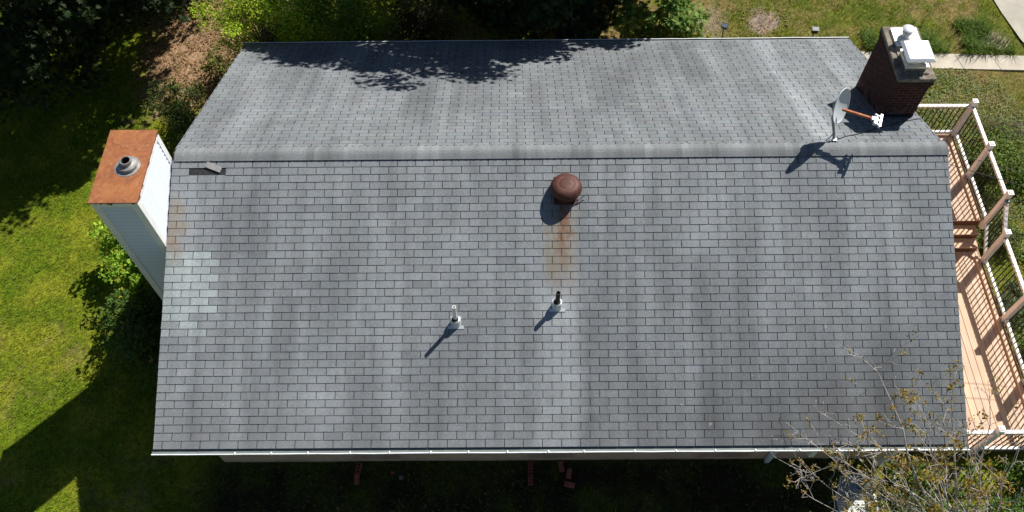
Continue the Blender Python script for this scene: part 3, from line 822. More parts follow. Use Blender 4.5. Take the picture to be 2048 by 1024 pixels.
# loose tab of shingle
k = MB(); cc = on_roof(-5.83, -.235, .022); a1 = (XX*.93+DWN*.37).normalized(); a2 = NRM.cross(a1)
k.tint = (.27, .27, .27); k.obox(cc, a1, a2, NRM, .14, .052, .003)
lo = k.build('shingle_tab', M['shingle'], tint=True); tag(lo, 'loose pale shingle tab lying above the dark gap where tabs are missing', 'shingle')

# ------------------------------------------------------------------ satellite dish
def build_dish():
    base = Vector((4.745, .178, -.066)); root = empty('satellite_dish', base, 'grey oval satellite dish with rusty arm mounted on the ridge beside the brick chimney', 'satellite dish')
    n = Vector((.72, -.66, .29)).normalized(); C0 = Vector((4.69, .35, .645))
    up = (Vector((0, 0, 1))-n*n.z).normalized(); rt = up.cross(n)
    def D(u, v, w): return C0+rt*u+up*v+n*w
    mb = MB(); NR, NA = 8, 48; v = []; a, b = .265, .315; dep = .055
    for side in (0, 1):
        for i in range(NR+1):
            q = i/NR
            for j in range(NA):
                t = 2*math.pi*j/NA; v.append(D(a*q*math.cos(t), b*q*math.sin(t), dep*(q*q-1)-side*.008+(0 if i < NR or side == 0 else 0)))
    fs = []
    for i in range(NR):
        for j in range(NA):
            k0 = i*NA+j; k1 = i*NA+(j+1) % NA; fs.append((k0, k1, k1+NA, k0+NA)); o = (NR+1)*NA; fs.append((o+k0+NA, o+k1+NA, o+k1, o+k0))
    for j in range(NA): k0 = NR*NA+j; k1 = NR*NA+(j+1) % NA; o = (NR+1)*NA; fs.append((k0, k1, o+k1, o+k0))
    mb.add(v, fs); dish = mb.build('reflector', M['dish'], smooth=True); adopt(root, dish)
    rim = MB(); rim.tube([D(a*math.cos(t), b*math.sin(t), -.003) for t in np.linspace(0, 2*math.pi, 49)], .0075, 6); r = rim.build('rim', M['dish'], smooth=True); r.parent = dish
    ms = MB(); top = Vector((4.630, .36, .50)); ms.tube([base+Vector((-.01, .01, .02)), base+Vector((-.03, .05, .15)), top+Vector((.0, 0, -.15)), top], .022, 12)
    adopt(root, ms.build('mast', M['dishmetal'], smooth=True))
    br = MB(); br.obox(D(0, -.03, -.10), rt, up, n, .05, .10, .035); br.obox(D(0, .02, -.068), rt, up, n, .09, .13, .006); br.tube([D(-.05, .08, -.11), D(.05, .08, -.11)], .014, 8); br.tube([D(0, .0, -.1), top+Vector((0, 0, -.04))], .03, 10)
    adopt(root, br.build('bracket', M['dishmetal']))
    ft = MB(); N2 = Vector((0, SP, CP)); D2 = Vector((0, CP, -SP)); ft.obox(base+N2*.008, XX, D2, N2, .075, .05, .004)
    ft.obox(base+Vector((.0, 0, .03)), XX, Vector((0, 1, 0)), Vector((0, 0, 1)), .034, .028, .03)
    for sx, sy in ((-.06, -.035), (.06, -.035), (-.06, .035), (.06, .035)): ft.lathe(base+XX*sx+D2*sy+N2*.012, [(.009, 0), (.009, .008), (.001, .01)], 6, ax=N2)
    adopt(root, ft.build('foot_plate', M['dishmetal']))
    st = MB(); st.tube([base+Vector((-.12, .05, -.02)), base+Vector((-.06, .06, .05)), base+Vector((-.035, .06, .2))], .009, 6)
    adopt(root, st.build('stay', M['dishmetal']))
    # arm from under the dish to the receivers
    L0 = Vector((5.26, .13, .54)); A0 = D(0, -.20, -.02); A0 = C0+Vector((.03, -.02, -.06))
    d = (L0-A0).normalized(); s = d.cross(Vector((0, 0, 1))).normalized(); u2 = s.cross(d)
    ar = MB(); Lh = (L0-A0).length
    ar.obox(A0+d*(Lh*.43), d, s, u2, Lh*.43, .016, .022); a_ = ar.build('arm', M['armrust']); adopt(root, a_)
    yk = MB(); yk.obox(A0+d*(Lh*.91), d, s, u2, Lh*.07, .035, .022); yk.obox(A0+d*(Lh*.97), d, s, u2, .03, .085, .014); y_ = yk.build('receiver_yoke', M['dishmetal']); adopt(root, y_)
    hz = Vector((.30, .95, .12)).normalized(); hz = (hz-d*hz.dot(d)*.6).normalized()
    bar = MB(); bar.obox(L0+d*.055, hz, d, hz.cross(d), .125, .017, .028); adopt(root, bar.build('receiver_bar', M['galvpale']))
    for q in (-.085, 0, .085):
        ln = MB(); p = L0+hz*q-d*.0; ln.lathe(p+d*.04, [(.018, 0), (.018, .05), (.026, .052), (.030, .085), (.026, .092), (.001, .094)], 16, ax=-d); ln.tube([p+d*.05, p+d*.0], .015, 8)
        adopt(root, ln.build('feed_horn', M['galvpale'], smooth=True))
build_dish()
# black cable from the dish foot over the roof to the rake
def on_far(x, y, h=.014): return Vector((x, y, -y*SP/CP))+Vector((0, SP, CP))*h
pts = [on_far(4.78, .20, .03), on_far(4.86, .27), on_far(5.05, .36), on_far(5.3, .44), on_far(5.55, .56), on_far(5.85, .70), on_far(6.2, .86), on_far(6.55, .95), Vector((6.62, .96, -.46)), Vector((6.60, .97, -.8))]
k = MB(); k.tube(pts, .0075, 6); tag(k.build('coaxial_cable', M['wire'], smooth=True), 'thin black cable lying on the shingles from the dish foot to the roof edge', 'cable')
# two overhead cables on the right
for (a, b, lab) in (((6.50, .30, -.33), (14.5, -.9, -1.0), 'upper black overhead cable running right from the roof ridge end'), ((6.52, -.05, -.30), (14.5, -1.2, -1.05), 'lower black overhead cable running right from the roof ridge end')):
    a, b = Vector(a), Vector(b); k = MB(); k.tube([a.lerp(b, t)+Vector((0, 0, -.5*math.sin(math.pi*t)*1.0)) for t in np.linspace(0, 1, 22)], .006, 5)
    tag(k.build('overhead_cable', M['wire'], smooth=True), lab, 'cable', 'overhead cables crossing above the deck')

# ================================================================== DECK
def build_deck():
    ZU, ZL = -3.95, -4.45; XI, XO = 6.42, 9.32; YN, YS = 3.50, -3.72; YST = 1.13
    root = empty('deck', (7.9, 0, G), 'tan board deck on two levels with white and black railing beside the house', 'deck')
    r = random.Random(12)
    bd = MB(); bw = .142
    def boards(y0, y1, z):
        x = XI
        while x < XO-.02:
            v = r.uniform(.84, 1.08); bd.tint = (.60*v, .42*v*r.uniform(.97, 1.03), .30*v*r.uniform(.94, 1.06)); bd.box(x+.006, min(x+bw-.006, XO), y0, y1, z-.028, z); x += bw
    boards(YST, YN, ZU); boards(YS, YST-.47, ZL)
    bd.tint = (.3, .19, .12)
    adopt(root, bd.build('deck_boards', M['deck'], tint=True))
    stp = []
    for i in range(2):
        t = MB(); y1 = YST-.235*i; z = ZU-.167*(i+1)
        for q in range(2):
            v = r.uniform(.95, 1.05); t.tint = (.62*v, .42*v, .275*v); t.box(XI, XO-.05, y1-.235+q*.118+.002-.012, y1-.235+(q+1)*.118-.002-.012, z-.028, z)
        adopt(root, t.build('stair_tread', M['deck'], tint=True))
    for i in range(3):
        t = MB(); y1 = YST-.235*i-.01; z = ZU-.167*i; t.box(XI, XO-.05, y1, y1+.018, z-.167, z-.03); adopt(root, t.build('stair_riser', M['riser']))
    fr = MB()
    fr.box(XO, XO+.038, YST, YN+.04, ZU-.22, ZU+.002); fr.box(XI, XO, YN, YN+.038, ZU-.22, ZU+.002)
    fr.box(XO, XO+.038, YS-.04, YST-.001, ZL-.22, ZL+.002); fr.box(XI, XO, YS-.038, YS-.001, ZL-.22, ZL+.002)
    adopt(root, fr.build('rim_joist', M['deckside']))
    cb = MB(); cb.tint = (.66, .46, .32); cb.box(XO-.11, XO-.045, YST, YN-.1, ZU+.001, ZU+.05); cb.box(XO-.11, XO-.045, YS+.1, YST-.62, ZL+.001, ZL+.05)
    adopt(root, cb.build('toe_board', M['deck'], tint=True))
    # posts: (x, y, base z)
    PX = 9.375; PS = .049
    posts = [(PX, 3.52, ZU), (PX, 2.32, ZU), (PX, 1.05, ZU), (PX, .42, ZL), (PX, -1.02, ZL), (PX, -2.42, ZL), (PX, -3.79, ZL), (7.97, -3.79, ZL), (6.55, 3.55, ZU)]
    for (x, y, z) in posts:
        k = MB(); k.box(x-PS, x+PS, y-PS, y+PS, z-.15, z+1.12, .006); po = k.build('post', M['post']); adopt(root, po)
        k = MB(); k.box(x-PS-.012, x+PS+.012, y-PS-.012, y+PS+.012, z+1.121, z+1.145, .006); k.box(x-.035, x+.035, y-.035, y+.035, z+1.1455, z+1.16, .006); k.box(x-PS-.004, x+PS+.004, y-PS-.004, y+PS+.004, z+1.0, z+1.12); o = k.build('post_cap', M['railw']); o.parent = po
        k = MB(); k.box(x-PS-.01, x+PS+.01, y-PS-.01, y+PS+.01, z+.003, z+.03); o = k.build('post_skirt', M['railw']); o.parent = po
    rails = [((PX, 3.52, ZU), (PX, 2.32, ZU)), ((PX, 2.32, ZU), (PX, 1.05, ZU)), ((PX, 1.05, ZU), (PX, .42, ZL)), ((PX, .42, ZL), (PX, -1.02, ZL)), ((PX, -1.02, ZL), (PX, -2.42, ZL)),
             ((PX, -2.42, ZL), (PX, -3.79, ZL)), ((PX, -3.79, ZL), (7.97, -3.79, ZL)), ((7.97, -3.79, ZL), (6.6, -3.79, ZL)), ((PX, 3.52, ZU), (6.55, 3.55, ZU))]
    b0 = None; nb = 0; top_runs = []
    for a, b in rails:
        A = Vector(a); B = Vector(b); d = (B-A); L = d.length; dn = d.normalized(); h = Vector((0, 0, 1)); sd = dn.cross(h).normalized(); u = sd.cross(dn)
        m = (A+B)/2
        k = MB(); k.obox(m+h*.97, dn, sd, u, L/2-.052, .034, .027); adopt(root, k.build('top_rail', M['railw']))
        k = MB(); k.obox(m+h*.10, dn, sd, u, L/2-.052, .026, .024); adopt(root, k.build('bottom_rail', M['railw']))
        top_runs.append((A+h*.97, B+h*.97, sd, u)); 
        cnt = max(2, int(round(L/.118))-1)
        for i in range(1, cnt+1):
            p = A.lerp(B, i/(cnt+1))
            if b0 is None:
                k = MB(); k.tube([(0, 0, .115), (0, 0, .955)], .0125, 8); b0 = k.build('baluster', M['baluster']); o = b0
            else: o = b0.copy(); COL.objects.link(o)
            o.parent = root; o.location = p-Vector(root.location); nb += 1
    # string of little lights wound round the rails
    sl_ = empty('string_lights', (PX, 1.0, ZU+.97), 'red and white string lights wound around the white deck rail', 'string lights')
    wr = MB(); ends = []; spiral = []; q = 0
    for (A, B, sd, u) in top_runs[:7]+top_runs[8:]:
        L = (B-A).length; nt_ = int(L/.11); pl = []
        for i in range(nt_*8+1):
            t = i/(nt_*8); an = 2*math.pi*t*nt_; p = A.lerp(B, .04+.92*t)
            cx, cy = math.cos(an), math.sin(an); mx = max(abs(cx), abs(cy)); pl.append(p+sd*(.040*cx/mx)+u*(.033*cy/mx))
            if i % 8 == 1: spiral.append((p+sd*random.choice([-.046, .046, .046])+u*random.uniform(-.005, .03), q)); q += 1
        wr.tube(pl, .0026, 4)
    adopt(sl_, wr.build('wire', M['greenwire']))
    bu = {}
    for j, (p, q) in enumerate(spiral[:98]):
        red = (p.x > 9.2 and p.y > .5 and (j % 3 != 0)) or (p.y < .42 and j % 4 == 0); mt = 'redbulb' if red else 'clearbulb'
        if mt not in bu:
            k = MB(); k.lathe((0, 0, 0), [(.001, -.017), (.009, -.010), (.012, 0), (.009, .010), (.001, .019)], 8); o = k.build('bulb', M[mt], smooth=True); bu[mt] = o
            if red: o['label'] = 'red bulb'
        else: o = bu[mt].copy(); COL.objects.link(o)
        o.parent = sl_; o.location = p-Vector(sl_.location)
    # blue tape on rail by the stair post
    k = MB(); k.obox(Vector((PX, .97, ZU+.93)), (0, 1, 0), (1, 0, 0), (0, 0, 1), .03, .037, .031); o = k.build('tape_wrap', M['bluegrey']); adopt(root, o)
build_deck()

# ================================================================== VEGETATION
LOBED = np.array([(0, -.5), (.10, -.30), (.34, -.32), (.20, -.12), (.46, .02), (.22, .10), (.34, .34), (.10, .28), (0, .5), (-.10, .28), (-.34, .34), (-.22, .10), (-.46, .02), (-.20, -.12), (-.34, -.32), (-.10, -.30)])
OVAL = np.array([(0, -.5), (.2, -.22), (.24, .08), (0, .5), (-.24, .08), (-.2, -.22)])
SLIM = np.array([(0, -.5), (.15, 0), (0, .5), (-.15, 0)])
def leaf_cloud(name, C, size, cols, shape, parent, r, droop=.5, outward=None, upb=.8, mat='leaf'):
    m = len(C); k = len(shape)
    nz = r.normal(0, 1, (m, 3)); nz[:, 2] = np.abs(nz[:, 2])+upb
    if outward is not None: nz += outward*.9
    nz /= np.linalg.norm(nz, axis=1)[:, None]
    t = r.normal(0, 1, (m, 3)); t[:, 2] -= droop; t -= nz*np.sum(t*nz, 1)[:, None]; t /= np.linalg.norm(t, axis=1)[:, None]
    b = np.cross(nz, t); s = size*(.65+.7*r.random(m))
    fold = np.abs(shape[:, 0])*.5
    V = C[:, None, :]+s[:, None, None]*(shape[None, :, 0, None]*b[:, None, :]+shape[None, :, 1, None]*t[:, None, :]+(fold-.25*shape[:, 1]**2)[None, :, None]*nz[:, None, :])
    return npmesh(name, V.reshape(-1, 3), np.arange(m*k), np.full(m, k), M[mat], np.repeat(cols, k, 0), False, parent)

def leafcols(m, r, base, var=.35, yellow=.05, ycol=(.30, .24, .03)):
    c = np.array(base)[None]*(1-var+2*var*r.random((m, 1)))
    c *= 1+.12*r.normal(0, 1, (m, 3))*np.array([1, .3, .5]); c = np.clip(c, .004, 1)
    y = r.random(m) < yellow; c[y] = np.array(ycol)*(.6+.7*r.random((y.sum(), 1))); return c

def tree(name, base, crown_c, crown_r, ncl, nleaf, lsize, col, label, cat, seed, shape=LOBED, trunk_r=.2, clr=.55, keep=None, flat=.6, yellow=.03, group=None, inner=.45, upb=.8, spread=.5):
    r = np.random.default_rng(seed); root = empty(name, base, label, cat, group); B = Vector(base)
    cc = np.array(crown_c); cr = np.array(crown_r)
    # cluster centres in the outer shell of a lumpy crown
    d = r.normal(0, 1, (ncl*3, 3)); d /= np.linalg.norm(d, axis=1)[:, None]
    lump = .80+.45*vnoise(d[:, 0]*2+5, d[:, 1]*2+d[:, 2]*3+9, 1.3, seed)
    rad_ = lump*(inner+(1-inner)*r.random(ncl*3)**.5)
    K = cc+d*cr*rad_[:, None]
    if keep is not None: K = K[keep(K)]
    K = K[:ncl]; rad_ = rad_[:len(K)]
    per = nleaf//max(1, len(K))
    idx = np.repeat(np.arange(len(K)), per); m = len(idx)
    off = r.normal(0, 1, (m, 3)); off /= np.linalg.norm(off, axis=1)[:, None]; off *= (r.random(m)**.45)[:, None]*clr*np.array([1, 1, flat])
    csz = (.55+.9*r.random(len(K)))[idx][:, None]
    C = K[idx]+off*csz
    cb = (.72+.56*r.random(len(K)))[idx][:, None]
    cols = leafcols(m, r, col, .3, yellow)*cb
    outw = (C-cc)/cr; outw /= (np.linalg.norm(outw, axis=1)[:, None]+1e-6)
    kz = C[:, 2] > G+.03; C, cols, outw = C[kz], cols[kz], outw[kz]
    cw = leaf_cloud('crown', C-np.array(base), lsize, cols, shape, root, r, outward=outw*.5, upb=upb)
    # limbs
    tb = MB(); ctr = Vector(crown_c)
    fork = B.lerp(ctr, .45); tb.tube([B+Vector((0, 0, -.2))-B, (B.lerp(fork, .5)+Vector((.04, -.03, 0)))-B, fork-B, B.lerp(ctr, .9)-B], [trunk_r*1.25, trunk_r, trunk_r*.8, trunk_r*.35], 10)
    nb = min(len(K), 46)
    for i in range(nb):
        e = Vector(K[i]); st = B.lerp(ctr, random.uniform(.4, .85)); mid = st.lerp(e, .5)+Vector((0, 0, .12*(e-st).length))
        L = (e-st).length; tb.tube([st-B, mid-B, e-B], [trunk_r*.30, trunk_r*.16, .006], 6, cap=False)
    tb.build('trunk', M['bark'], root, smooth=True)
    return root

# big oak upper left: only the shaded skirt of its crown is in the frame
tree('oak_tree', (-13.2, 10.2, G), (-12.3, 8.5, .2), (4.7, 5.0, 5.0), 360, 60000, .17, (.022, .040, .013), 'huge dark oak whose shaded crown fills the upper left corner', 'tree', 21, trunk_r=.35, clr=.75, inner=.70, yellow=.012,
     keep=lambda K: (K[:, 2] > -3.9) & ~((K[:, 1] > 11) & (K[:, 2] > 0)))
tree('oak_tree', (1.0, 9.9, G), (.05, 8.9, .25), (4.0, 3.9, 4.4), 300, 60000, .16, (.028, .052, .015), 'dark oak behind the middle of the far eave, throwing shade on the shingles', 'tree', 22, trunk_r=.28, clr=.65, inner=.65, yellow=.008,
     keep=lambda K: (K[:, 2] > -4.2) & (K[:, 1] < 12))
tree('maple_sapling', (3.0, 7.0, G), (2.7, 6.2, -2.9), (1.0, .85, 1.1), 46, 4200, .13, (.17, .27, .06), 'bright sunlit leafy young tree behind the far eave, right of the dark oak', 'tree', 24, trunk_r=.05, clr=.30, inner=.2)
tree('locust_tree', (-6.9, 6.2, G), (-6.35, 5.35, -2.15), (1.35, 1.1, 1.2), 84, 19000, .06, (.32, .44, .03), 'bright yellow-green small tree overhanging the far left corner of the roof', 'tree', 25, shape=OVAL, trunk_r=.07, clr=.42, inner=.25, yellow=.04, keep=lambda K: (K[:, 1] > 5.0) | (K[:, 2] > -1.75))
tree('locust_tree', (-4.6, 7.4, G), (-4.7, 5.75, -2.15), (1.25, 1.0, 1.2), 74, 18000, .06, (.15, .25, .03), 'darker green small tree behind the far eave, right of the yellow-green one', 'tree', 26, shape=OVAL, trunk_r=.06, clr=.36, inner=.25, keep=lambda K: (K[:, 1] > 5.1) | (K[:, 2] > -1.7))
def bush(base, R_, n, ls, col, label, seed, shape=OVAL, h=.8, yellow=.03, ncl=26, group=None, clr=None):
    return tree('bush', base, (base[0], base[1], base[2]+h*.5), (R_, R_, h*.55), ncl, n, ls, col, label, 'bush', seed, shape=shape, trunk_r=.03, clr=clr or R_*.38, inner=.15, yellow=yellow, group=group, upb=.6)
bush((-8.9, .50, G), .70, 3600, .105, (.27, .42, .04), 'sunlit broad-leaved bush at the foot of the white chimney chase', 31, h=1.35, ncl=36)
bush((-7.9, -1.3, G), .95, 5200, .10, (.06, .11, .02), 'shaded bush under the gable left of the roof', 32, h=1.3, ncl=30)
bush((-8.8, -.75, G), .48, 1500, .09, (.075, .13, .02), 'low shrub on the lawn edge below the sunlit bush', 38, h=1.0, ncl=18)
bush((-8.7, 4.45, G), .66, 5000, .06, (.08, .12, .028), 'small-leaved bush behind the chimney chase by the far roof slope', 33, h=1.35, ncl=34)
bush((-8.2, 6.2, G), .42, 1000, .07, (.17, .19, .05), 'sparse pale shrub on the straw patch by the roof corner', 34, h=.9, ncl=18)
bush((-3.3, 7.9, G), 1.1, 5000, .06, (.05, .052, .025), 'brownish low shrub in the shade between the trees behind the eave', 35, h=.9, ncl=36)
bush((10.6, 2.9, G), .95, 5600, .075, (.14, .21, .04), 'green bush beyond the deck rail at the right edge', 36, h=.9, ncl=36)
bush((9.9, 1.1, G), .5, 2300, .06, (.10, .13, .045), 'small bush just outside the deck stair rail', 37, h=.5, ncl=20)
bush((9.85, -.6, G), .5, 2600, .06, (.13, .17, .08), 'grey-green leafy clump outside the lower deck rail', 39, h=.45, ncl=22)
bush((10.2, -1.9, G), .6, 2600, .07, (.10, .16, .03), 'green bush outside the lower deck rail at the right edge', 40, h=.6, ncl=22)
bush((7.05, 7.3, G), .22, 240, .07, (.17, .23, .05), 'little pale weed at the foot of the right floodlight', 41, h=.3, ncl=8)

# clover and ground ivy to the right of the house
def cover(name, n, reg, keep, size, col, label, seed, shape=OVAL, h=.10, cat='ground cover', yellow=.03):
    r = np.random.default_rng(seed); x = r.uniform(reg[0], reg[1], n); y = r.uniform(reg[2], reg[3], n)
    k = keep(x, y) & ~on_path(x, y) & ~under_deck(x, y) & ~under_house(x, y); x, y = x[k], y[k]; m = len(x)
    z = ground_z(x, y)+.015+h*r.random(m)*(.4+1.2*fbm(x, y, 2.5, seed))
    o = leaf_cloud(name, np.stack([x, y, z], 1), size, leafcols(m, r, col, .4, yellow), shape, None, r, upb=1.2)
    tag(o, label, cat, kind='stuff')
cover('clover', 17000, (8.2, 12.6, 1.2, 6.4), lambda x, y: (fbm(x, y, .8, 55) > .40) & (x+.25*y < 13), .045, (.30, .35, .19), 'grey-green clover patches in the grass beyond the deck', 61, h=.05)
cover('ivy', 22000, (9.3, 12.2, -3.8, 3.9), lambda x, y: fbm(x, y, 1.6, 57) > .50, .07, (.22, .29, .09), 'dark green ivy beyond the deck railing', 62, h=.16)
cover('fallen_leaves', 7000, (-10.6, -7.0, 5.2, 9.4), lambda x, y: fbm(x, y, 1.1, 58) > .36, .06, (.34, .23, .13), 'dry tan leaves and straw on the ground at upper left', 63, h=.03, yellow=.05, cat='leaf litter')
cover('fallen_leaves', 1500, (2.2, 6.6, 6.6, 8.6), lambda x, y: fbm(x, y, 1.1, 59) > .5, .06, (.36, .25, .14), 'dry leaves scattered in the thin grass behind the roof', 64, h=.03, yellow=.05, cat='leaf litter')
cover('weeds', 9000, (6.3, 9.6, -6.2, -3.95), lambda x, y: fbm(x, y, 1.1, 60) > .36, .075, (.09, .17, .03), 'bright green weeds at the foot of the deck, lower right', 65, h=.22)
cover('weeds', 1300, (-6.9, 5.0, -5.2, -3.9), lambda x, y: fbm(x, y, 1.1, 66) > .45, .06, (.07, .11, .03), 'weeds in the shade along the near wall', 66, h=.12)

# pile of brown brushwood right of the deck
r_ = random.Random(5); k = MB()
for i in range(330):
    a = r_.uniform(0, math.pi); L = r_.uniform(.12, .45); c = Vector((10.95+r_.gauss(0, .42), 4.15+r_.gauss(0, .24), G+.03+abs(r_.gauss(0, .12)))); d = Vector((math.cos(a), math.sin(a)*.6, r_.uniform(-.25, .25)))*L/2
    k.tube([c-d, c+Vector((0, 0, .02)), c+d], .005, 4)
tag(k.build('brush_pile', M['bark']), 'heap of dry brown twigs on the ground beyond the deck corner', 'brush pile')

# ------------------------------------------------------------------ bare autumn tree in the foreground, lower right
def fg_tree():
    r = random.Random(78); B = Vector((6.7, -6.9, G)); root = empty('crabapple_tree', B, 'nearly bare grey-twigged tree with yellow leaves in front of the near eave', 'tree')
    tb = MB(); leaves = []
    def grow(p, d, L, rad0, depth):
        n = max(3, int(L/.14)); pts = [p]; rs = [rad0]; q = p.copy(); dd = d.normalized()
        for i in range(n):
            dd = (dd+Vector((r.gauss(0, .13), r.gauss(0, .13), r.gauss(.0, .09)+.02))).normalized(); q = q+dd*(L/n); pts.append(q.copy()); rs.append(max(.0030, rad0*(1-.74*(i+1)/n)))
            if q.z < -3.4 and depth > 1: break
            t = (i+1)/n
            if depth < 4 and t > .18 and r.random() < (.80 if depth < 3 else .5):
                ax = dd.orthogonal().normalized(); ax.rotate(Matrix.Rotation(r.uniform(0, 6.28), 3, dd)); nd = (dd*.72+ax*r.uniform(.5, .95)+Vector((0, 0, .05))).normalized()
                grow(q.copy(), nd, L*r.uniform(.28, .52)*(1.1-t*.45), max(.0025, rs[-1]*.6), depth+1)
            if depth >= 2 and r.random() < .33: leaves.append(q+Vector((r.gauss(0, .02), r.gauss(0, .02), r.gauss(0, .02))))
            if depth >= 3 and r.random() < .45: # short spur
                ax = Vector((r.gauss(0, 1), r.gauss(0, 1), r.gauss(0, 1))).normalized(); tb.tube([q, q+ax*.035], [.003, .002], 4, cap=False)
        tb.tube([x-B for x in pts], rs, 6 if depth < 2 else 4, cap=False)
        if depth >= 2:
            for _ in range(r.choice([0, 1, 2, 5])): leaves.append(pts[-1]+Vector((r.gauss(0, .03), r.gauss(0, .03), r.gauss(0, .03))))
    fork = Vector((6.5, -6.6, -3.7)); tb.tube([Vector((0, 0, -.15)), Vector((-.05, .1, .5)), fork-B], [.085, .07, .06], 10)
    tb0 = len(tb.v)
    targets = [((4.714, -3.914, -0.5), 0.036), ((5.797, -4.143, -0.55), 0.036), ((5.229, -4.552, -0.6), 0.028), ((4.20, -4.587, -0.95), 0.026), ((3.85, -4.80, -1.15), 0.024), ((3.75, -5.15, -1.35), 0.022), ((3.8, -5.5, -1.55), 0.02), ((6.421, -4.285, -0.7), 0.028), ((6.732, -4.957, -1.0), 0.026), ((4.753, -5.012, -0.8), 0.024), ((5.399, -4.9, -0.7), 0.024), ((5.93, -4.827, -0.7), 0.022), ((4.24, -5.137, -1.1), 0.022), ((6.336, -5.406, -1.0), 0.024), ((5.578, -5.358, -0.9), 0.022), ((6.652, -5.643, -1.2), 0.02)]
    spurs = []
    for (t, rad0) in targets:
        T = Vector(t); p0 = fork.copy(); n = 9; pts = [p0-B]; rs = [rad0*1.3]; q = p0
        ctrl = p0.lerp(T, .45)+Vector((0, 0, .35)); L = (T-p0).length
        for i in range(1, n+1):
            u = i/n; q = p0*(1-u)**2+ctrl*2*u*(1-u)+T*u*u; q = q+Vector((r.gauss(0, .025), r.gauss(0, .025), r.gauss(0, .02))); pts.append(q-B); rs.append(max(.004, rad0*(1-.85*u)))
            if u > .3:
                for _ in range(2):
                    if r.random() < (.95 if T.x < 4.5 else .68):
                        d = (T-p0).normalized(); ax = d.orthogonal().normalized(); ax.rotate(Matrix.Rotation(r.uniform(0, 6.28), 3, d)); grow(q.copy(), (d*.7+ax*.8).normalized(), L*r.uniform(.11, .24)*(1.25-u*.5), max(.003, rs[-1]*.6), 2)
        tb.tube(pts, rs, 7, cap=False)
        grow(q.copy(), (T-ctrl).normalized(), .28, .005, 3)
    tb.build('branches', M['twig'], root, smooth=True)
    rr = np.random.default_rng(3); P0 = np.array([tuple(p) for p in leaves]); 
    dens = vnoise(P0[:, 0], P0[:, 1], 3.0, 4); fall = np.exp(-(((P0[:, 0]-5.5)/.75)**2+((P0[:, 1]+4.55)/.65)**2)); kk = rr.random(len(P0)) < np.clip((dens-.25)*1.25*(.30+fall), .02, .8); P0 = P0[kk]
    P0 = np.repeat(P0, 5, 0)+rr.normal(0, .030, (len(P0)*5, 3)); m = len(P0)
    base = np.array([(.30, .235, .05), (.36, .25, .03), (.20, .20, .06), (.26, .15, .06)])[rr.integers(0, 4, m)]*(.65+.7*rr.random((m, 1)))
    leaf_cloud('leaves', P0-np.array(B), .050, base, OVAL, root, rr, upb=.3)
    return m
print('fg leaves', fg_tree())

# ================================================================== SMALL THINGS ON THE GROUND
def floodlight(x, y, lab, rz, tilt):
    root = empty('floodlight', (x, y, G), lab, 'floodlight', 'black stake floodlights behind the roof')
    k = MB(); k.tube([(0, 0, -.05), (.0, 0, .32)], .013, 8); s = k.build('stake', M['lampblack'], root)
    k = MB(); c = Vector((0, 0, .40)); ay = Vector((math.sin(rz), math.cos(rz), tilt)).normalized(); ax = ay.cross(Vector((0, 0, 1))).normalized(); az = ax.cross(ay)
    k.obox(c, ax, ay, az, .075, .045, .06); k.obox(c+az*.075, ax, ay, az, .085, .065, .008); h = k.build('lamp_head', M['lampblack'], root)
    k = MB(); k.obox(c+az*.0845, ax, ay, az, .072, .052, .001); k.build('solar_panel', M['bluegrey'], h)
floodlight(4.73, 7.5, 'left of the two black floodlights on stakes behind the far eave, on dry grass', .5, .4)
floodlight(7.03, 7.32, 'right one of two black floodlights behind the far eave, with a weed at its foot', .1, .1)

def brick(x, y, rz, holes, lab, z=0.0):
    k = MB(); a, b, h = .10, .048, .058
    if holes:
        # bars between the cores: frame strips and cross webs
        k.box(-a, a, -b, -b+.016, 0, h); k.box(-a, a, b-.016, b, 0, h)
        for i in range(4): c = -a+i*(2*a-.016)/3; k.box(c, c+.016, -b+.0162, b-.0162, 0, h)
        k.box(-a+.016, a-.016, -b+.016, b-.016, 0, .02)
    else: k.box(-a, a, -b, b, 0, h, .004)
    o = k.build('brick', M['redbrick']); o.location = (x, y, G+.01+z); o.rotation_euler = (random.uniform(-.05, .05), random.uniform(-.05, .05), rz)
    tag(o, lab, 'brick', 'loose red bricks along the near wall')
brick(-3.775, -4.00, 1.50, True, 'cored red brick lying end on to the wall, left pair, nearer the wall', .03)
brick(-3.79, -4.21, 1.62, False, 'solid red brick end to end with the cored one, left pair', .03)
brick(.12, -3.99, 1.75, False, 'dull brick against the wall below the middle window, uppermost of three', .03)
brick(.27, -4.13, 1.40, False, 'red brick in the middle of the three below the middle window', .03)
brick(.27, -4.34, -.25, False, 'lowest brick of the three below the middle window, lying crosswise', .03)
brick(-.47, -4.0, 1.58, True, 'cored dark brick left of the three below the middle window', .03)
brick(-.47, -4.24, 1.58, True, 'second cored brick farther from the wall, left of the three', .03)
def rubble(x, y, s, seed, lab, mat):
    r = random.Random(seed); k = MB(); v = []
    for i in range(4):
        for j in range(7):
            a = 2*math.pi*j/7; h = i/3; rr = s*(1-.35*h)*r.uniform(.75, 1.15); v.append((math.cos(a)*rr, math.sin(a)*rr*.8, h*s*.7))
    k.add(v, [(i*7+j, i*7+(j+1) % 7, (i+1)*7+(j+1) % 7, (i+1)*7+j) for i in range(3) for j in range(7)]+[tuple(21+j for j in range(7))]); o = k.build('stone', mat); o.location = (x, y, G+.02); tag(o, lab, 'stone', 'stones near the left bricks')
rubble(-3.12, -4.08, .05, 3, 'small reddish stone on the shaded grass right of the left bricks', M['redbrick'])
rubble(-2.95, -4.17, .06, 4, 'pinkish stone on the shaded grass, farther right of the left bricks', M['slab'])

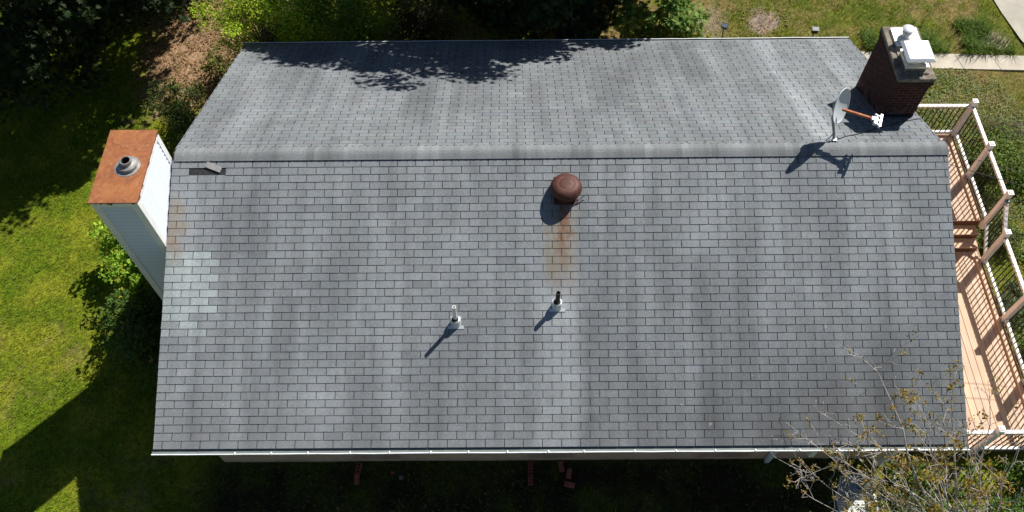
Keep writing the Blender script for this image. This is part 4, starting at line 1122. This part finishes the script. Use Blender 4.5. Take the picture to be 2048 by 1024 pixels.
# grey lounge chair with white straps under the bare tree
def lounge():
    root = empty('lounge_chair', (5.45, -4.75, G), 'grey metal lounge chair with white straps under the bare tree', 'chair'); B = Vector(root.location)
    W, Ls, Le = .30, -.75, .32; zf = .36
    k = MB()
    for sx in (-1, 1):
        k.tube([(sx*W, Ls, zf), (sx*W, .0, zf), (sx*W, Le, zf+.45)], .022, 8)
    k.tube([(-W, Le, zf+.45), (W, Le, zf+.45)], .022, 8); k.tube([(-W, Ls, zf), (W, Ls, zf)], .02, 8)
    fr = k.build('frame', M['dishmetal'], root, smooth=True)
    k = MB()
    for i in range(24):
        y = Ls+.03+i*.031; k.box(-W, W, y, y+.022, zf+.018, zf+.022)
    k.build('seat', M['whitestrap'], root)
    k = MB()
    for i in range(14):
        t = (i+.5)/15; c = Vector((0, Le*t, zf+.45*t+.022)); d = Vector((0, Le, .45)).normalized(); k.obox(c, (1, 0, 0), d, Vector((0, -.45, Le)).normalized(), W, .011, .002)
    k.build('backrest', M['bluegrey'], root)
    for sx in (-1, 1):
        for y in (Ls+.1, .05):
            k = MB(); k.tube([(sx*W, y, zf), (sx*(W+.02), y, 0)], .018, 8); k.build('leg', M['trimw'] if sx > 0 else M['dishmetal'], root, smooth=True)
    k = MB(); k.box(W+.01, W+.05, Ls+.1, .05, zf+.20, zf+.225, .005); k.tube([(W+.03, Ls+.1, zf), (W+.03, Ls+.1, zf+.2)], .015, 6); k.tube([(W+.03, .05, zf), (W+.03, .05, zf+.2)], .015, 6); k.build('armrest', M['trimw'], root)
lounge()
k = MB(); k.lathe((0, 0, 0), [(.07, 0), (.10, .2), (.108, .2), (.108, .215), (.095, .215), (.065, .03), (.001, .03)], 24); o = k.build('bucket', M['bluebright'], smooth=True); o.location = (5.52, -4.52, G+.39); tag(o, 'small blue bucket standing on the lounge chair', 'bucket')
k = MB(); k.lathe((0, 0, 0), [(.075, 0), (.095, .16), (.105, .165), (.105, .185), (.09, .185), (.085, .14), (.001, .14)], 24); o = k.build('plant_pot', M['lampblack'], smooth=True); o.location = (6.42, -4.27, G+.01); tag(o, 'round black plant pot on the weeds right of the chair', 'pot')
